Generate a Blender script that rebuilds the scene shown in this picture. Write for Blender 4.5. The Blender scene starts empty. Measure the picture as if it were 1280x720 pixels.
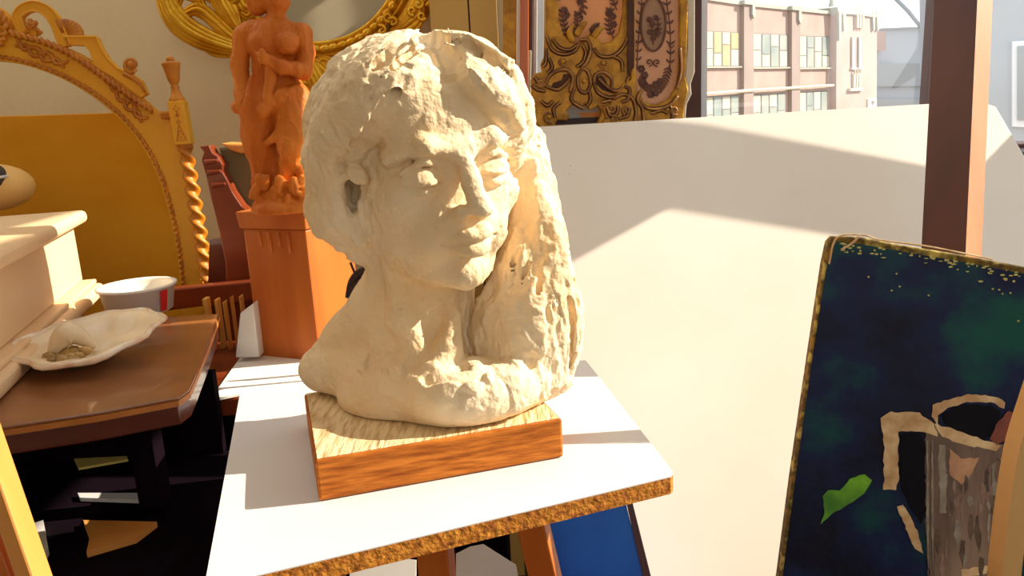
import bpy, math, random
import numpy as np
from mathutils import Vector, Matrix
random.seed(7); RNG = np.random.default_rng(11)
SC = bpy.context.scene; COL = SC.collection
# ------------------------------------------------------------------ camera
F = 1000.0; PIT = math.radians(13.2); ROL = math.radians(2.9); H = 1.45
CAM = np.array([0, 0, H])
fwd = np.array([0, math.cos(PIT), -math.sin(PIT)]); r0 = np.array([1., 0, 0]); u0 = np.cross(r0, fwd)
rt = r0*math.cos(ROL) - u0*math.sin(ROL); up = np.cross(rt, fwd)
cd = bpy.data.cameras.new('camera'); cam = bpy.data.objects.new('camera', cd); COL.objects.link(cam)
cd.sensor_width = 36; cd.lens = 36*F/1280; cd.clip_start = 0.02; cd.clip_end = 400
cam.matrix_world = Matrix(((rt[0], up[0], -fwd[0], 0), (rt[1], up[1], -fwd[1], 0), (rt[2], up[2], -fwd[2], H), (0, 0, 0, 1)))
SC.camera = cam
# ------------------------------------------------------------------ light
SC.view_settings.view_transform = 'Standard'; SC.view_settings.look = 'None'
SC.view_settings.gamma = 1; SC.view_settings.use_curve_mapping = False
SC.view_settings.exposure = 0.52
SUN_AZ, SUN_EL, SUN_S = math.radians(7), math.radians(31), 6.2
SUN = np.array([math.cos(SUN_EL)*math.cos(SUN_AZ), math.cos(SUN_EL)*math.sin(SUN_AZ), math.sin(SUN_EL)])
sl = bpy.data.lights.new('sun', 'SUN'); sl.energy = SUN_S; sl.angle = math.radians(0.4); sl.color = (1, .88, .75)
so = bpy.data.objects.new('sun', sl); COL.objects.link(so); so.location = (4, 2, 5)
so.rotation_euler = Vector(SUN).to_track_quat('Z', 'Y').to_euler()
w = bpy.data.worlds.new('sky'); SC.world = w; w.use_nodes = True
nt = w.node_tree; N = nt.nodes; L = nt.links; N.clear()
wo = N.new('ShaderNodeOutputWorld'); bg = N.new('ShaderNodeBackground'); bg.inputs[1].default_value = 1.25
tc = N.new('ShaderNodeTexCoord'); mp = N.new('ShaderNodeMapping'); mp.inputs['Scale'].default_value = (1, 1, 3.2)
nz = N.new('ShaderNodeTexNoise'); nz.inputs['Scale'].default_value = 2.6; nz.inputs['Detail'].default_value = 6
rp = N.new('ShaderNodeValToRGB'); e = rp.color_ramp.elements
e[0].position = .44; e[0].color = (.38, .52, .70, 1); e[1].position = .56; e[1].color = (1.0, .99, .96, 1)
sx = N.new('ShaderNodeSeparateXYZ'); mr = N.new('ShaderNodeMapRange')
mr.inputs[1].default_value = -.04; mr.inputs[2].default_value = .02
mx = N.new('ShaderNodeMix'); mx.data_type = 'RGBA'; mx.inputs[6].default_value = (.62, .50, .36, 1)
L.new(tc.outputs['Generated'], mp.inputs[0]); L.new(mp.outputs[0], nz.inputs[0]); L.new(nz.outputs[0], rp.inputs[0])
L.new(tc.outputs['Generated'], sx.inputs[0]); L.new(sx.outputs[2], mr.inputs[0]); L.new(mr.outputs[0], mx.inputs[0])
L.new(rp.outputs[0], mx.inputs[7]); L.new(mx.outputs[2], bg.inputs[0]); L.new(bg.outputs[0], wo.inputs[0])
# ------------------------------------------------------------------ geometry of the view (only to read real positions)
def ray(x, y): return fwd + rt*((x-640)/F) - up*((y-360)/F)
def aty(x, y, Y): d = ray(x, y); return CAM + d*(Y/d[1])
def atz(x, y, z): d = ray(x, y); return CAM + d*((z-H)/d[2])
def nrm(v): v = np.asarray(v, float); return v/np.linalg.norm(v)
class Plane:                                             # a real plane in the room: point + normal
    def __init__(s, o, n): s.o = np.asarray(o, float); s.n = nrm(n)
    def p(s, x, y, off=0.0):
        d = ray(x, y); t = ((s.o-CAM) @ s.n)/(d @ s.n); return CAM + d*t + s.n*off
    osc = 1.
    def ps(s, pts, off=0.0): return [s.p(a, b, off*s.osc) for a, b in pts]
# ------------------------------------------------------------------ materials
def col(r, g, b): return tuple(((c/255)/12.92 if c/255 <= .04045 else (((c/255)+.055)/1.055)**2.4) for c in (r, g, b))+(1,)
def material(name, c1, c2=None, rough=.6, metal=0., scale=8., stretch=(1, 1, 1), bump=.0, bscale=None, detail=5, lo=.35, hi=.65, kind='noise', spec=.5, c3=None, coat=0):
    m = bpy.data.materials.new(name); m.use_nodes = True; t = m.node_tree; n = t.nodes; l = t.links
    b = n['Principled BSDF']; b.inputs['Roughness'].default_value = rough; b.inputs['Metallic'].default_value = metal
    b.inputs['Specular IOR Level'].default_value = spec; b.inputs['Coat Weight'].default_value = coat
    tcn = n.new('ShaderNodeTexCoord'); mpn = n.new('ShaderNodeMapping'); mpn.inputs['Scale'].default_value = stretch
    l.new(tcn.outputs['Object'], mpn.inputs[0])
    if kind == 'wave':
        x = n.new('ShaderNodeTexWave'); x.inputs['Scale'].default_value = scale; x.inputs['Distortion'].default_value = 5
        x.inputs['Detail'].default_value = 3; x.inputs['Detail Scale'].default_value = 1.5; out = x.outputs['Fac']
    else:
        x = n.new('ShaderNodeTexNoise'); x.inputs['Scale'].default_value = scale; x.inputs['Detail'].default_value = detail; out = x.outputs[0]
    l.new(mpn.outputs[0], x.inputs[0])
    r = n.new('ShaderNodeValToRGB'); q = r.color_ramp.elements; q[0].position = lo; q[1].position = hi
    q[0].color = c1; q[1].color = c2 or c1
    if c3: k = q.new((lo+hi)/2); k.color = c3
    l.new(out, r.inputs[0]); l.new(r.outputs[0], b.inputs['Base Color'])
    if bump:
        y = n.new('ShaderNodeTexNoise'); y.inputs['Scale'].default_value = bscale or scale; y.inputs['Detail'].default_value = 6
        l.new(mpn.outputs[0], y.inputs[0])
        bm = n.new('ShaderNodeBump'); bm.inputs['Strength'].default_value = 1; bm.inputs['Distance'].default_value = bump
        l.new(y.outputs[0], bm.inputs['Height']); l.new(bm.outputs[0], b.inputs['Normal'])
    return m
M = {}
M['clay'] = material('clay', col(236, 206, 158), col(248, 228, 192), .85, scale=9, bump=.0035, bscale=95, spec=.2)
M['block_top'] = material('pale_end_wood', col(196, 154, 98), col(238, 212, 164), .7, scale=26, stretch=(7, 1, 1), bump=.003, bscale=30, spec=.3, lo=.3, hi=.55)
M['block_side'] = material('orange_pine', col(150, 76, 14), col(200, 118, 40), .6, scale=22, stretch=(1, 1, 7), bump=.003, bscale=24, lo=.32, hi=.62, spec=.2)
M['laminate'] = material('white_laminate', col(218, 216, 213), col(226, 224, 220), .35, scale=3)
M['chip'] = material('particle_board', col(150, 84, 18), col(206, 138, 40), .85, scale=130, c3=col(190, 118, 28), bump=.003, bscale=150)
M['board'] = material('drafting_board', col(224, 212, 194), col(232, 222, 206), .55, scale=2.2)
M['wall'] = material('beige_plaster', col(228, 208, 164), col(236, 218, 176), .9, scale=2, bump=.001, bscale=60)
M['wall2'] = material('rear_plaster', col(236, 224, 200), None, .9)
M['floor'] = material('dark_floor', col(44, 28, 26), col(66, 42, 34), .5, scale=6)
M['gold_wood'] = material('honey_carved_wood', col(226, 152, 16), col(240, 174, 36), .5, scale=5, stretch=(1, 1, .4), bump=.0006, bscale=60)
M['gold_dark'] = material('honey_carved_wood_relief', col(184, 104, 10), col(214, 136, 30), .42, scale=18, bump=.001, bscale=70)
M['amber'] = material('amber_board', col(228, 150, 16), col(238, 166, 36), .6, scale=2.4, stretch=(1, 1, 2.5), spec=.2)
M['gilt'] = material('gilding', col(214, 150, 16), col(244, 190, 50), .28, metal=.6, scale=14, bump=.002, bscale=50)
M['old_gilt'] = material('aged_gilding', col(150, 100, 14), col(206, 150, 36), .42, metal=.25, scale=30, bump=.006, bscale=40)
M['gilt_line'] = material('worn_relief_edge', col(186, 132, 62), col(116, 70, 30), .5, metal=.1, scale=30)
M['maroon_shade'] = material('maroon_recess_shade', col(58, 26, 16), col(84, 44, 22), .7, scale=20)  # painted shade of grooves and openings, also the dark stile's own colour
M['statue'] = material('carved_red_wood', col(196, 100, 26), col(222, 130, 46), .55, scale=12, stretch=(2, 2, .5), bump=.003, bscale=50, spec=.25)
M['pedestal'] = material('red_brown_wood', col(178, 88, 22), col(200, 110, 36), .5, scale=7, stretch=(3, 3, .4), bump=.0006)
M['red_wood'] = material('polished_red_wood', col(104, 38, 18), col(138, 62, 28), .3, scale=7, stretch=(.5, 3, 1), coat=.3)
M['table_top'] = material('worn_brown_top', col(126, 76, 38), col(156, 100, 56), .32, scale=4, stretch=(.6, 2, 1), coat=.3)
M['table_edge'] = material('worn_orange_edge', col(206, 130, 52), col(180, 98, 40), .5, scale=16)
M['table_side'] = material('maroon_apron', col(84, 32, 20), col(112, 50, 28), .3, scale=8, coat=.4)
M['peach'] = material('peach_painted_wood', col(240, 200, 150), col(248, 214, 168), .5, scale=3, bump=.0008, bscale=40)
M['white'] = material('white_plastic', col(238, 234, 220), None, .4)
M['paper'] = material('white_paper', col(240, 234, 220), col(246, 242, 230), .8, scale=4)
M['greypaper'] = material('grey_card', col(220, 216, 208), None, .7)
M['yellowpaper'] = material('yellow_paper', col(244, 216, 122), col(236, 204, 104), .7, scale=9)
M['red'] = material('red_print', col(226, 40, 30), None, .5)
M['yellow_wood'] = material('yellow_wood', col(228, 166, 70), col(214, 146, 56), .5, scale=14)
M['black'] = material('shade_black', col(12, 6, 10), col(22, 10, 18), .95, scale=6, spec=.05)  # near-black colour standing in for the unlit space under the tables
M['orange_wood'] = material('orange_leg_wood', col(214, 142, 62), col(224, 156, 78), .5, scale=8, stretch=(3, 3, .4))
M['deep_orange'] = material('deep_orange_wood', col(190, 96, 24), col(208, 114, 36), .45, scale=8, stretch=(3, 3, .4))
M['blue'] = material('blue_paint', col(0, 96, 216), col(4, 122, 236), .45, scale=7)
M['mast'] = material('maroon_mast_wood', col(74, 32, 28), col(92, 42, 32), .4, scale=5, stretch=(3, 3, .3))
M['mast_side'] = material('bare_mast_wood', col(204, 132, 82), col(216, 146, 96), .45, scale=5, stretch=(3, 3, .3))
M['dark_frame'] = material('dark_window_frame', col(84, 62, 46), col(104, 78, 58), .5, scale=12)
M['brown_frame'] = material('brown_jamb', col(84, 46, 30), None, .5)
M['whiteframe'] = material('white_window_paint', col(236, 238, 240), None, .4)
M['tan_board'] = material('tan_board', col(206, 162, 80), col(216, 176, 96), .6, scale=1.5)
M['copper'] = material('copper_brown_frame', col(190, 96, 44), col(212, 122, 62), .35, scale=6, stretch=(4, 4, .3))
M['dark'] = material('dark_brown', col(58, 36, 30), None, .5)
M['olive'] = material('olive_upholstery', col(116, 104, 70), col(140, 126, 88), .8, scale=9)
M['shell'] = material('shell', col(232, 206, 164), col(246, 226, 190), .35, scale=10, bump=.002, bscale=30)
M['shell_in'] = material('shell_hollow', col(150, 116, 58), col(214, 172, 104), .3, scale=22, bump=.004, bscale=40)
M['nacre'] = material('shell_rim', col(250, 238, 214), col(232, 190, 150), .25, scale=40, bump=.002)
M['brick'] = material('pale_brick', col(176, 150, 138), col(188, 162, 150), .9, scale=.8)
M['brick2'] = material('brick_pier', col(154, 138, 130), col(164, 148, 138), .9, scale=.8)
M['stone'] = material('pale_stone', col(172, 172, 158), col(182, 180, 168), .9, scale=1)
M['sill'] = material('cream_stone', col(206, 196, 174), None, .9)
M['pane_grey'] = material('window_pane_pale', col(142, 156, 150), col(176, 178, 164), .35, scale=.9)
M['pane_gold'] = material('window_pane_gold', col(196, 166, 116), col(200, 180, 144), .35, scale=.9)
M['mullion'] = material('window_mullion', col(132, 128, 122), None, .6)
M['pale_wall'] = material('pale_painted_wall', col(178, 184, 190), col(172, 180, 186), .9, scale=.3)
M['grey_wall'] = material('grey_painted_wall', col(158, 164, 166), None, .9)
M['asphalt'] = material('asphalt', col(150, 148, 146), None, .9)
M['steel'] = material('steel', col(150, 160, 164), None, .4, metal=.4)
M['fabric'] = material('peach_damask', col(230, 160, 108), col(238, 172, 112), .75, scale=6)
M['fabric2'] = material('mauve_damask', col(206, 158, 128), col(222, 166, 122), .75, scale=5)
M['damask'] = material('brown_damask_figure', col(96, 58, 48), col(122, 80, 62), .7, scale=30)
M['medallion'] = material('taupe_damask', col(158, 124, 96), col(170, 134, 104), .8, scale=8)
M['char'] = material('charcoal_felt', col(66, 56, 48), col(88, 76, 64), .8, scale=20)
M['tan_body'] = material('tan_body', col(232, 180, 96), col(240, 192, 112), .6, scale=6)
M['pale_wood'] = material('pale_curved_wood', col(222, 172, 104), col(232, 186, 120), .45, scale=6, stretch=(3, 3, .5))
M['iron'] = material('dark_iron', col(54, 34, 34), None, .5, metal=.3)
M['canvas_edge'] = material('ochre_canvas_edge', col(150, 116, 40), col(206, 180, 90), .8, scale=60, c3=col(84, 66, 20), bump=.003)
M['oil'] = material('dark_oil_ground', col(10, 10, 34), col(10, 84, 74), .45, scale=8, c3=col(18, 32, 74), bump=.0015, bscale=30, spec=.2, lo=.36, hi=.62)
M['oil_green'] = material('dark_green_oil', col(10, 26, 28), col(24, 62, 44), .45, scale=12, bump=.001)
M['leaf_green'] = material('bright_green_oil', col(36, 110, 8), col(130, 206, 30), .5, scale=22)
M['pewter'] = material('taupe_oil', col(96, 76, 66), col(160, 134, 112), .5, scale=14, stretch=(2, 1, .6), c3=col(128, 104, 88), bump=.002, bscale=40, lo=.3, hi=.7)
M['cream_oil'] = material('cream_oil', col(206, 160, 108), col(240, 212, 160), .5, scale=50, bump=.003)
M['peach_oil'] = material('peach_oil', col(190, 142, 106), col(214, 166, 124), .5, scale=40, bump=.003)
M['grey_oil'] = material('grey_oil', col(134, 124, 112), col(168, 158, 142), .5, scale=60, bump=.003)
M['mauve_oil'] = material('mauve_oil', col(132, 104, 92), col(158, 130, 112), .5, scale=60, bump=.003)
M['umber_oil'] = material('umber_oil', col(78, 60, 48), col(110, 90, 66), .5, scale=60, bump=.003)
M['rust_oil'] = material('rust_oil', col(120, 52, 36), col(156, 84, 56), .5, scale=20)
M['black_oil'] = material('black_oil', col(6, 6, 14), col(14, 12, 24), .6, scale=20, spec=.15)
M['lime_flecks'] = material('lime_flecks', col(190, 196, 90), col(226, 214, 130), .6, scale=60)
M['speck'] = material('grey_scuff', col(176, 164, 144), None, .9)
def mixshader(name, c, fac, rough=0.0):
    m = bpy.data.materials.new(name); m.use_nodes = True; t = m.node_tree; t.nodes.clear()
    o = t.nodes.new('ShaderNodeOutputMaterial'); a = t.nodes.new('ShaderNodeBsdfTransparent'); g = t.nodes.new('ShaderNodeBsdfGlossy')
    g.inputs['Color'].default_value = c; g.inputs['Roughness'].default_value = rough
    x = t.nodes.new('ShaderNodeMixShader'); x.inputs[0].default_value = fac
    t.links.new(a.outputs[0], x.inputs[1]); t.links.new(g.outputs[0], x.inputs[2]); t.links.new(x.outputs[0], o.inputs[0]); return m
M['glass'] = mixshader('window_glass', (1, 1, 1, 1), .05)
M['mirror'] = material('mirror_glass', col(226, 222, 208), None, .01, metal=1.)
# ------------------------------------------------------------------ mesh builder
class MB:
    def __init__(s): s.v = []; s.f = []; s.m = []
    def add(s, vs, fs, mi=0):
        b = len(s.v); s.v += [tuple(map(float, q)) for q in vs]; s.f += [tuple(i+b for i in f) for f in fs]; s.m += [mi]*len(fs); return s
    def box(s, c, ax, h, mi=0):
        c = np.asarray(c, float); A = [np.asarray(a, float) for a in ax]
        vs = [c+A[0]*h[0]*i+A[1]*h[1]*j+A[2]*h[2]*k for i in (-1, 1) for j in (-1, 1) for k in (-1, 1)]
        return s.add(vs, [(0, 1, 3, 2), (4, 6, 7, 5), (0, 4, 5, 1), (2, 3, 7, 6), (0, 2, 6, 4), (1, 5, 7, 3)], mi)
    def abox(s, lo, hi, mi=0):
        lo = np.asarray(lo, float); hi = np.asarray(hi, float)
        return s.box((lo+hi)/2, np.eye(3), (hi-lo)/2, mi)
    def prism(s, pts, vec, mi=0, mside=None):
        pts = [np.asarray(p, float) for p in pts]; n = len(pts); vec = np.asarray(vec, float)
        s.add(pts+[p+vec for p in pts], [], mi); b = len(s.v)-2*n
        nn = np.zeros(3)
        for i in range(n): nn += np.cross(pts[i]-pts[0], pts[(i+1) % n]-pts[0])
        fl = nn @ vec > 0
        A = list(range(n)); 
        s.f.append(tuple(b+i for i in (A[::-1] if fl else A))); s.m.append(mi)
        s.f.append(tuple(b+n+i for i in (A if fl else A[::-1]))); s.m.append(mi)
        for i in range(n):
            j = (i+1) % n; q = (b+i, b+j, b+n+j, b+n+i)
            s.f.append(q if fl else q[::-1]); s.m.append(mi if mside is None else mside)
        return s
    def tube(s, pts, rad, seg=8, mi=0, flat=None, closed=False, caps=True):
        P = [np.asarray(p, float) for p in pts]; n = len(P)
        R = [rad]*n if np.isscalar(rad) else list(np.interp(np.linspace(0, 1, n), np.linspace(0, 1, len(rad)), rad))
        b = len(s.v); u = None; T = []
        for i in range(n):
            if closed: d = P[(i+1) % n]-P[i-1]
            else: d = P[min(i+1, n-1)]-P[max(i-1, 0)]
            T.append(nrm(d+1e-12))
        u = np.cross(T[0], [0, 0, 1.]) if abs(T[0][2]) < .9 else np.cross(T[0], [1., 0, 0]); u = nrm(u)
        for i in range(n):
            if flat is not None: u = nrm(np.cross(T[i], flat)+1e-9)
            else: u = nrm(u-T[i]*(u @ T[i]))
            v = np.cross(T[i], u)
            for k in range(seg):
                a = 2*math.pi*k/seg; s.v.append(tuple(P[i]+(u*math.cos(a)+v*math.sin(a))*R[i]))
        m = n if closed else n-1
        for i in range(m):
            for k in range(seg):
                k2 = (k+1) % seg; i2 = (i+1) % n
                s.f.append((b+i*seg+k, b+i*seg+k2, b+i2*seg+k2, b+i2*seg+k)); s.m.append(mi)
        if not closed and caps:
            s.f.append(tuple(b+k for k in range(seg))[::-1]); s.f.append(tuple(b+(n-1)*seg+k for k in range(seg))); s.m += [mi, mi]
        return s
    def lathe(s, p0, p1, prof, seg=24, mi=0, twist=0, lobes=0, amp=0):
        p0 = np.asarray(p0, float); p1 = np.asarray(p1, float); ax = p1-p0; Ln = np.linalg.norm(ax); a = ax/Ln
        u = nrm(np.cross(a, [0, 1., 0]) if abs(a[1]) < .9 else np.cross(a, [1., 0, 0])); v = np.cross(a, u); b = len(s.v); n = len(prof)
        for t, r in prof:
            for k in range(seg):
                th = 2*math.pi*k/seg; rr = r*(1+amp*math.cos(lobes*th+twist*t)) if lobes else r
                s.v.append(tuple(p0+ax*t+(u*math.cos(th)+v*math.sin(th))*rr))
        for i in range(n-1):
            for k in range(seg):
                k2 = (k+1) % seg; s.f.append((b+i*seg+k, b+i*seg+k2, b+(i+1)*seg+k2, b+(i+1)*seg+k)); s.m.append(mi)
        s.f.append(tuple(b+k for k in range(seg))[::-1]); s.f.append(tuple(b+(n-1)*seg+k for k in range(seg))); s.m += [mi, mi]
        return s
    def ball(s, c, r, seg=12, mi=0, axes=None):
        c = np.asarray(c, float); r = np.ones(3)*r if np.isscalar(r) else np.asarray(r, float); A = np.eye(3) if axes is None else np.asarray(axes, float)
        rows = seg//2; b = len(s.v)
        vs = [c+A[2]*r[2]]
        for i in range(1, rows):
            ph = math.pi*i/rows
            for k in range(seg):
                th = 2*math.pi*k/seg
                vs.append(c+A[0]*r[0]*math.sin(ph)*math.cos(th)+A[1]*r[1]*math.sin(ph)*math.sin(th)+A[2]*r[2]*math.cos(ph))
        vs.append(c-A[2]*r[2]); fs = []
        for k in range(seg): fs.append((0, 1+k, 1+(k+1) % seg)); 
        for i in range(rows-2):
            for k in range(seg):
                k2 = (k+1) % seg; fs.append((1+i*seg+k, 1+(i+1)*seg+k, 1+(i+1)*seg+k2, 1+i*seg+k2))
        l = len(vs)-1
        for k in range(seg): fs.append((l, 1+(rows-2)*seg+(k+1) % seg, 1+(rows-2)*seg+k))
        return s.add(vs, fs, mi)
    def obj(s, name, mats, parent=None, bevel=0, smooth=False, kind=None, bseg=2, origin=None):
        me = bpy.data.meshes.new(name); V = np.array(s.v)
        if parent is not None: o3 = np.array(WL[parent])
        elif origin is not None: o3 = np.array(origin, float)
        else: o3 = np.array([(V[:, 0].min()+V[:, 0].max())/2, (V[:, 1].min()+V[:, 1].max())/2, V[:, 2].min()])
        me.from_pydata([tuple(q) for q in V-o3], [], s.f)
        if not isinstance(mats, (list, tuple)): mats = [mats]
        for q in mats: me.materials.append(M[q])
        me.polygons.foreach_set('material_index', s.m)
        if smooth: me.polygons.foreach_set('use_smooth', [True]*len(me.polygons))
        me.update(); o = bpy.data.objects.new(name, me); COL.objects.link(o)
        if parent is not None: o.parent = parent; WL[o] = WL[parent]
        else: o.location = o3; WL[o] = tuple(o3)
        if bevel:
            q = o.modifiers.new('bevel', 'BEVEL'); q.width = bevel; q.segments = bseg; q.limit_method = 'ANGLE'; q.angle_limit = math.radians(35)
        if kind: o['kind'] = kind
        return o
WL = {}
def tag(o, label, cat, group=None, kind=None):
    o['label'] = label; o['category'] = cat
    if group: o['group'] = group
    if kind: o['kind'] = kind
    return o
def thing(name, loc, label, cat, group=None):
    o = bpy.data.objects.new(name, None); COL.objects.link(o); o.location = tuple(map(float, loc)); o.empty_display_size = .05
    WL[o] = tuple(map(float, loc)); return tag(o, label, cat, group)
def curve(pts, n=40):                                    # Catmull-Rom through 2D/3D points
    P = np.array(pts, float); P = np.vstack([2*P[0]-P[1], P, 2*P[-1]-P[-2]]); out = []
    m = len(P)-3
    for i in range(n):
        t = i/(n-1)*m; k = min(int(t), m-1); t -= k; a, b, c, d = P[k:k+4]
        out.append(.5*((2*b)+(-a+c)*t+(2*a-5*b+4*c-d)*t*t+(-a+3*b-3*c+d)*t**3))
    return out
def spiral(cx, cy, r, turns=1.3, a0=0, sgn=1, n=26, rin=.15, asp=1.):
    return [(cx+r*(1-(1-rin)*i/(n-1))*math.cos(a0+sgn*turns*2*math.pi*i/(n-1)), cy+asp*r*(1-(1-rin)*i/(n-1))*math.sin(a0+sgn*turns*2*math.pi*i/(n-1))) for i in range(n)]
def ell(cx, cy, rx, ry, n=32, a0=0, a1=2*math.pi): return [(cx+rx*math.cos(a0+(a1-a0)*i/n), cy+ry*math.sin(a0+(a1-a0)*i/n)) for i in range(n)]
# ------------------------------------------------------------------ SDF sculpting
TB = RNG.random((48, 48, 48)).astype(np.float32)
def vnoise(P, sc):
    q = P*np.asarray(sc, float); i = np.floor(q).astype(int); f = q-i; f = f*f*(3-2*f); i %= 48; j = (i+1) % 48
    x0, y0, z0 = i.T; x1, y1, z1 = j.T; a, b, c = f.T
    g = lambda X, Y, Z: TB[X, Y, Z]
    return ((g(x0, y0, z0)*(1-a)+g(x1, y0, z0)*a)*(1-b)+(g(x0, y1, z0)*(1-a)+g(x1, y1, z0)*a)*b)*(1-c) + \
           ((g(x0, y0, z1)*(1-a)+g(x1, y0, z1)*a)*(1-b)+(g(x0, y1, z1)*(1-a)+g(x1, y1, z1)*a)*b)*c
class Sdf:
    def __init__(s, lo, hi, h):
        s.lo = np.array(lo, float); s.h = h; s.n = np.ceil((np.array(hi)-s.lo)/h).astype(int)+1; s.f = np.full(s.n, .2, np.float32)
        s.ax = [(s.lo[k]+h*np.arange(s.n[k])).astype(np.float32) for k in range(3)]
    def sub(s, lo, hi):
        a = np.clip(np.floor((lo-s.lo)/s.h).astype(int), 0, s.n-1); b = np.clip(np.ceil((hi-s.lo)/s.h).astype(int)+1, 1, s.n)
        if np.any(b <= a): return None
        sl = tuple(slice(a[k], b[k]) for k in range(3)); return sl, s.ax[0][sl[0]][:, None, None], s.ax[1][sl[1]][None, :, None], s.ax[2][sl[2]][None, None, :]
    def comb(s, sl, d, k, mode):
        f = s.f[sl]
        if mode == 'u':
            hh = np.maximum(k-np.abs(f-d), 0)/max(k, 1e-6); s.f[sl] = np.minimum(f, d)-hh*hh*k*.25
        else:
            d = -d; hh = np.maximum(k-np.abs(f-d), 0)/max(k, 1e-6); s.f[sl] = np.maximum(f, d)+hh*hh*k*.25
    def ell(s, c, r, A=None, k=.01, mode='u'):
        c = np.asarray(c, float); r = np.ones(3)*r if np.isscalar(r) else np.asarray(r, float); A = np.eye(3) if A is None else np.asarray(A)
        m = r.max()+k+4*s.h; q = s.sub(c-m, c+m)
        if q is None: return
        sl, X, Y, Z = q; X = X-c[0]; Y = Y-c[1]; Z = Z-c[2]
        u = [A[i][0]*X+A[i][1]*Y+A[i][2]*Z for i in range(3)]
        k0 = np.sqrt(sum((u[i]/r[i])**2 for i in range(3))); k1 = np.sqrt(sum((u[i]/r[i]**2)**2 for i in range(3)))
        s.comb(sl, k0*(k0-1)/np.maximum(k1, 1e-6), k, mode)
    def cone(s, a, ra, b, rb, k=.01, mode='u'):
        a = np.asarray(a, float); b = np.asarray(b, float); m = max(ra, rb)+k+4*s.h
        q = s.sub(np.minimum(a, b)-m, np.maximum(a, b)+m)
        if q is None: return
        sl, X, Y, Z = q; d = b-a; L2 = d @ d+1e-12
        t = np.clip(((X-a[0])*d[0]+(Y-a[1])*d[1]+(Z-a[2])*d[2])/L2, 0, 1)
        D = np.sqrt((X-a[0]-t*d[0])**2+(Y-a[1]-t*d[1])**2+(Z-a[2]-t*d[2])**2)-(ra+(rb-ra)*t)
        s.comb(sl, D, k, mode)
    def chain(s, pts, rr, k=.01, mode='u', n=None):
        if n: pts = curve(pts, n); rr = np.interp(np.linspace(0, 1, n), np.linspace(0, 1, len(rr)), rr)
        for i in range(len(pts)-1): s.cone(pts[i], rr[i], pts[i+1], rr[i+1], k, mode)
    def cut(s, o, n):                                    # keep the side away from n
        n = nrm(n); D = (s.ax[0][:, None, None]-o[0])*n[0]+(s.ax[1][None, :, None]-o[1])*n[1]+(s.ax[2][None, None, :]-o[2])*n[2]
        s.comb((slice(None),)*3, -D.astype(np.float32), .006, 's')
    def mesh(s):
        f = s.f; ins = f < 0; nx, ny, nz = f.shape
        acc = np.zeros((nx-1, ny-1, nz-1, 3), np.float32); cnt = np.zeros((nx-1, ny-1, nz-1), np.float32)
        cor = [(0, 0, 0), (1, 0, 0), (0, 1, 0), (1, 1, 0), (0, 0, 1), (1, 0, 1), (0, 1, 1), (1, 1, 1)]
        V = lambda c: f[c[0]:nx-1+c[0], c[1]:ny-1+c[1], c[2]:nz-1+c[2]]
        for a in cor:
            for k in range(3):
                if a[k]: continue
                b = list(a); b[k] = 1; fa, fb = V(a), V(b); cr = (fa < 0) != (fb < 0)
                t = np.where(cr, fa/np.where(cr, fa-fb, 1), 0)
                for j in range(3): acc[..., j] += np.where(cr, (t if j == k else a[j]), 0)
                cnt += cr
        idx = np.full(cnt.shape, -1, np.int64); act = cnt > 0; ii = np.argwhere(act); idx[act] = np.arange(len(ii))
        P = s.lo+s.h*(ii+acc[act]/cnt[act][:, None])
        F_ = []
        for k in range(3):
            a = [slice(1, -1)]*3; a[k] = slice(0, -1); b = [slice(1, -1)]*3; b[k] = slice(1, None)
            cr = ins[tuple(a)] != ins[tuple(b)]; g = np.argwhere(cr); off = np.array([1, 1, 1]); off[k] = 0; g = g+off
            u, v = [(1, 2), (2, 0), (0, 1)][k]; du = np.zeros(3, int); dv = np.zeros(3, int); du[u] = 1; dv[v] = 1
            q = np.stack([idx[tuple((g-du-dv).T)], idx[tuple((g-dv).T)], idx[tuple(g.T)], idx[tuple((g-du).T)]], 1)
            fl = ins[tuple(g.T)]; q[fl] = q[fl][:, ::-1]; F_.append(q)
        return P, np.vstack(F_)[:, ::-1]
def vnormals(P, Fq):
    n = np.cross(P[Fq[:, 2]]-P[Fq[:, 0]], P[Fq[:, 3]]-P[Fq[:, 1]]); N_ = np.zeros_like(P)
    for k in range(4): np.add.at(N_, Fq[:, k], n)
    return N_/(np.linalg.norm(N_, axis=1, keepdims=True)+1e-12)
def relax(P, Fq, it=1):
    for _ in range(it):
        S = np.zeros_like(P); C = np.zeros(len(P))
        for k in range(4):
            a, b = Fq[:, k], Fq[:, (k+1) % 4]; np.add.at(S, a, P[b]); np.add.at(C, a, 1); np.add.at(S, b, P[a]); np.add.at(C, b, 1)
        P = P*.5+.5*S/C[:, None]
    return P
def npmesh(name, P, Fq, mat, parent=None, origin=None):
    me = bpy.data.meshes.new(name); o3 = np.array(WL[parent]) if parent is not None else np.array(origin, float)
    me.from_pydata((P-o3).tolist(), [], Fq.tolist()); me.materials.append(M[mat])
    me.polygons.foreach_set('use_smooth', [True]*len(me.polygons)); me.update()
    o = bpy.data.objects.new(name, me); COL.objects.link(o)
    if parent is not None: o.parent = parent; WL[o] = WL[parent]
    else: o.location = tuple(o3); WL[o] = tuple(o3)
    return o
X3, Y3, Z3 = np.eye(3)
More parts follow.
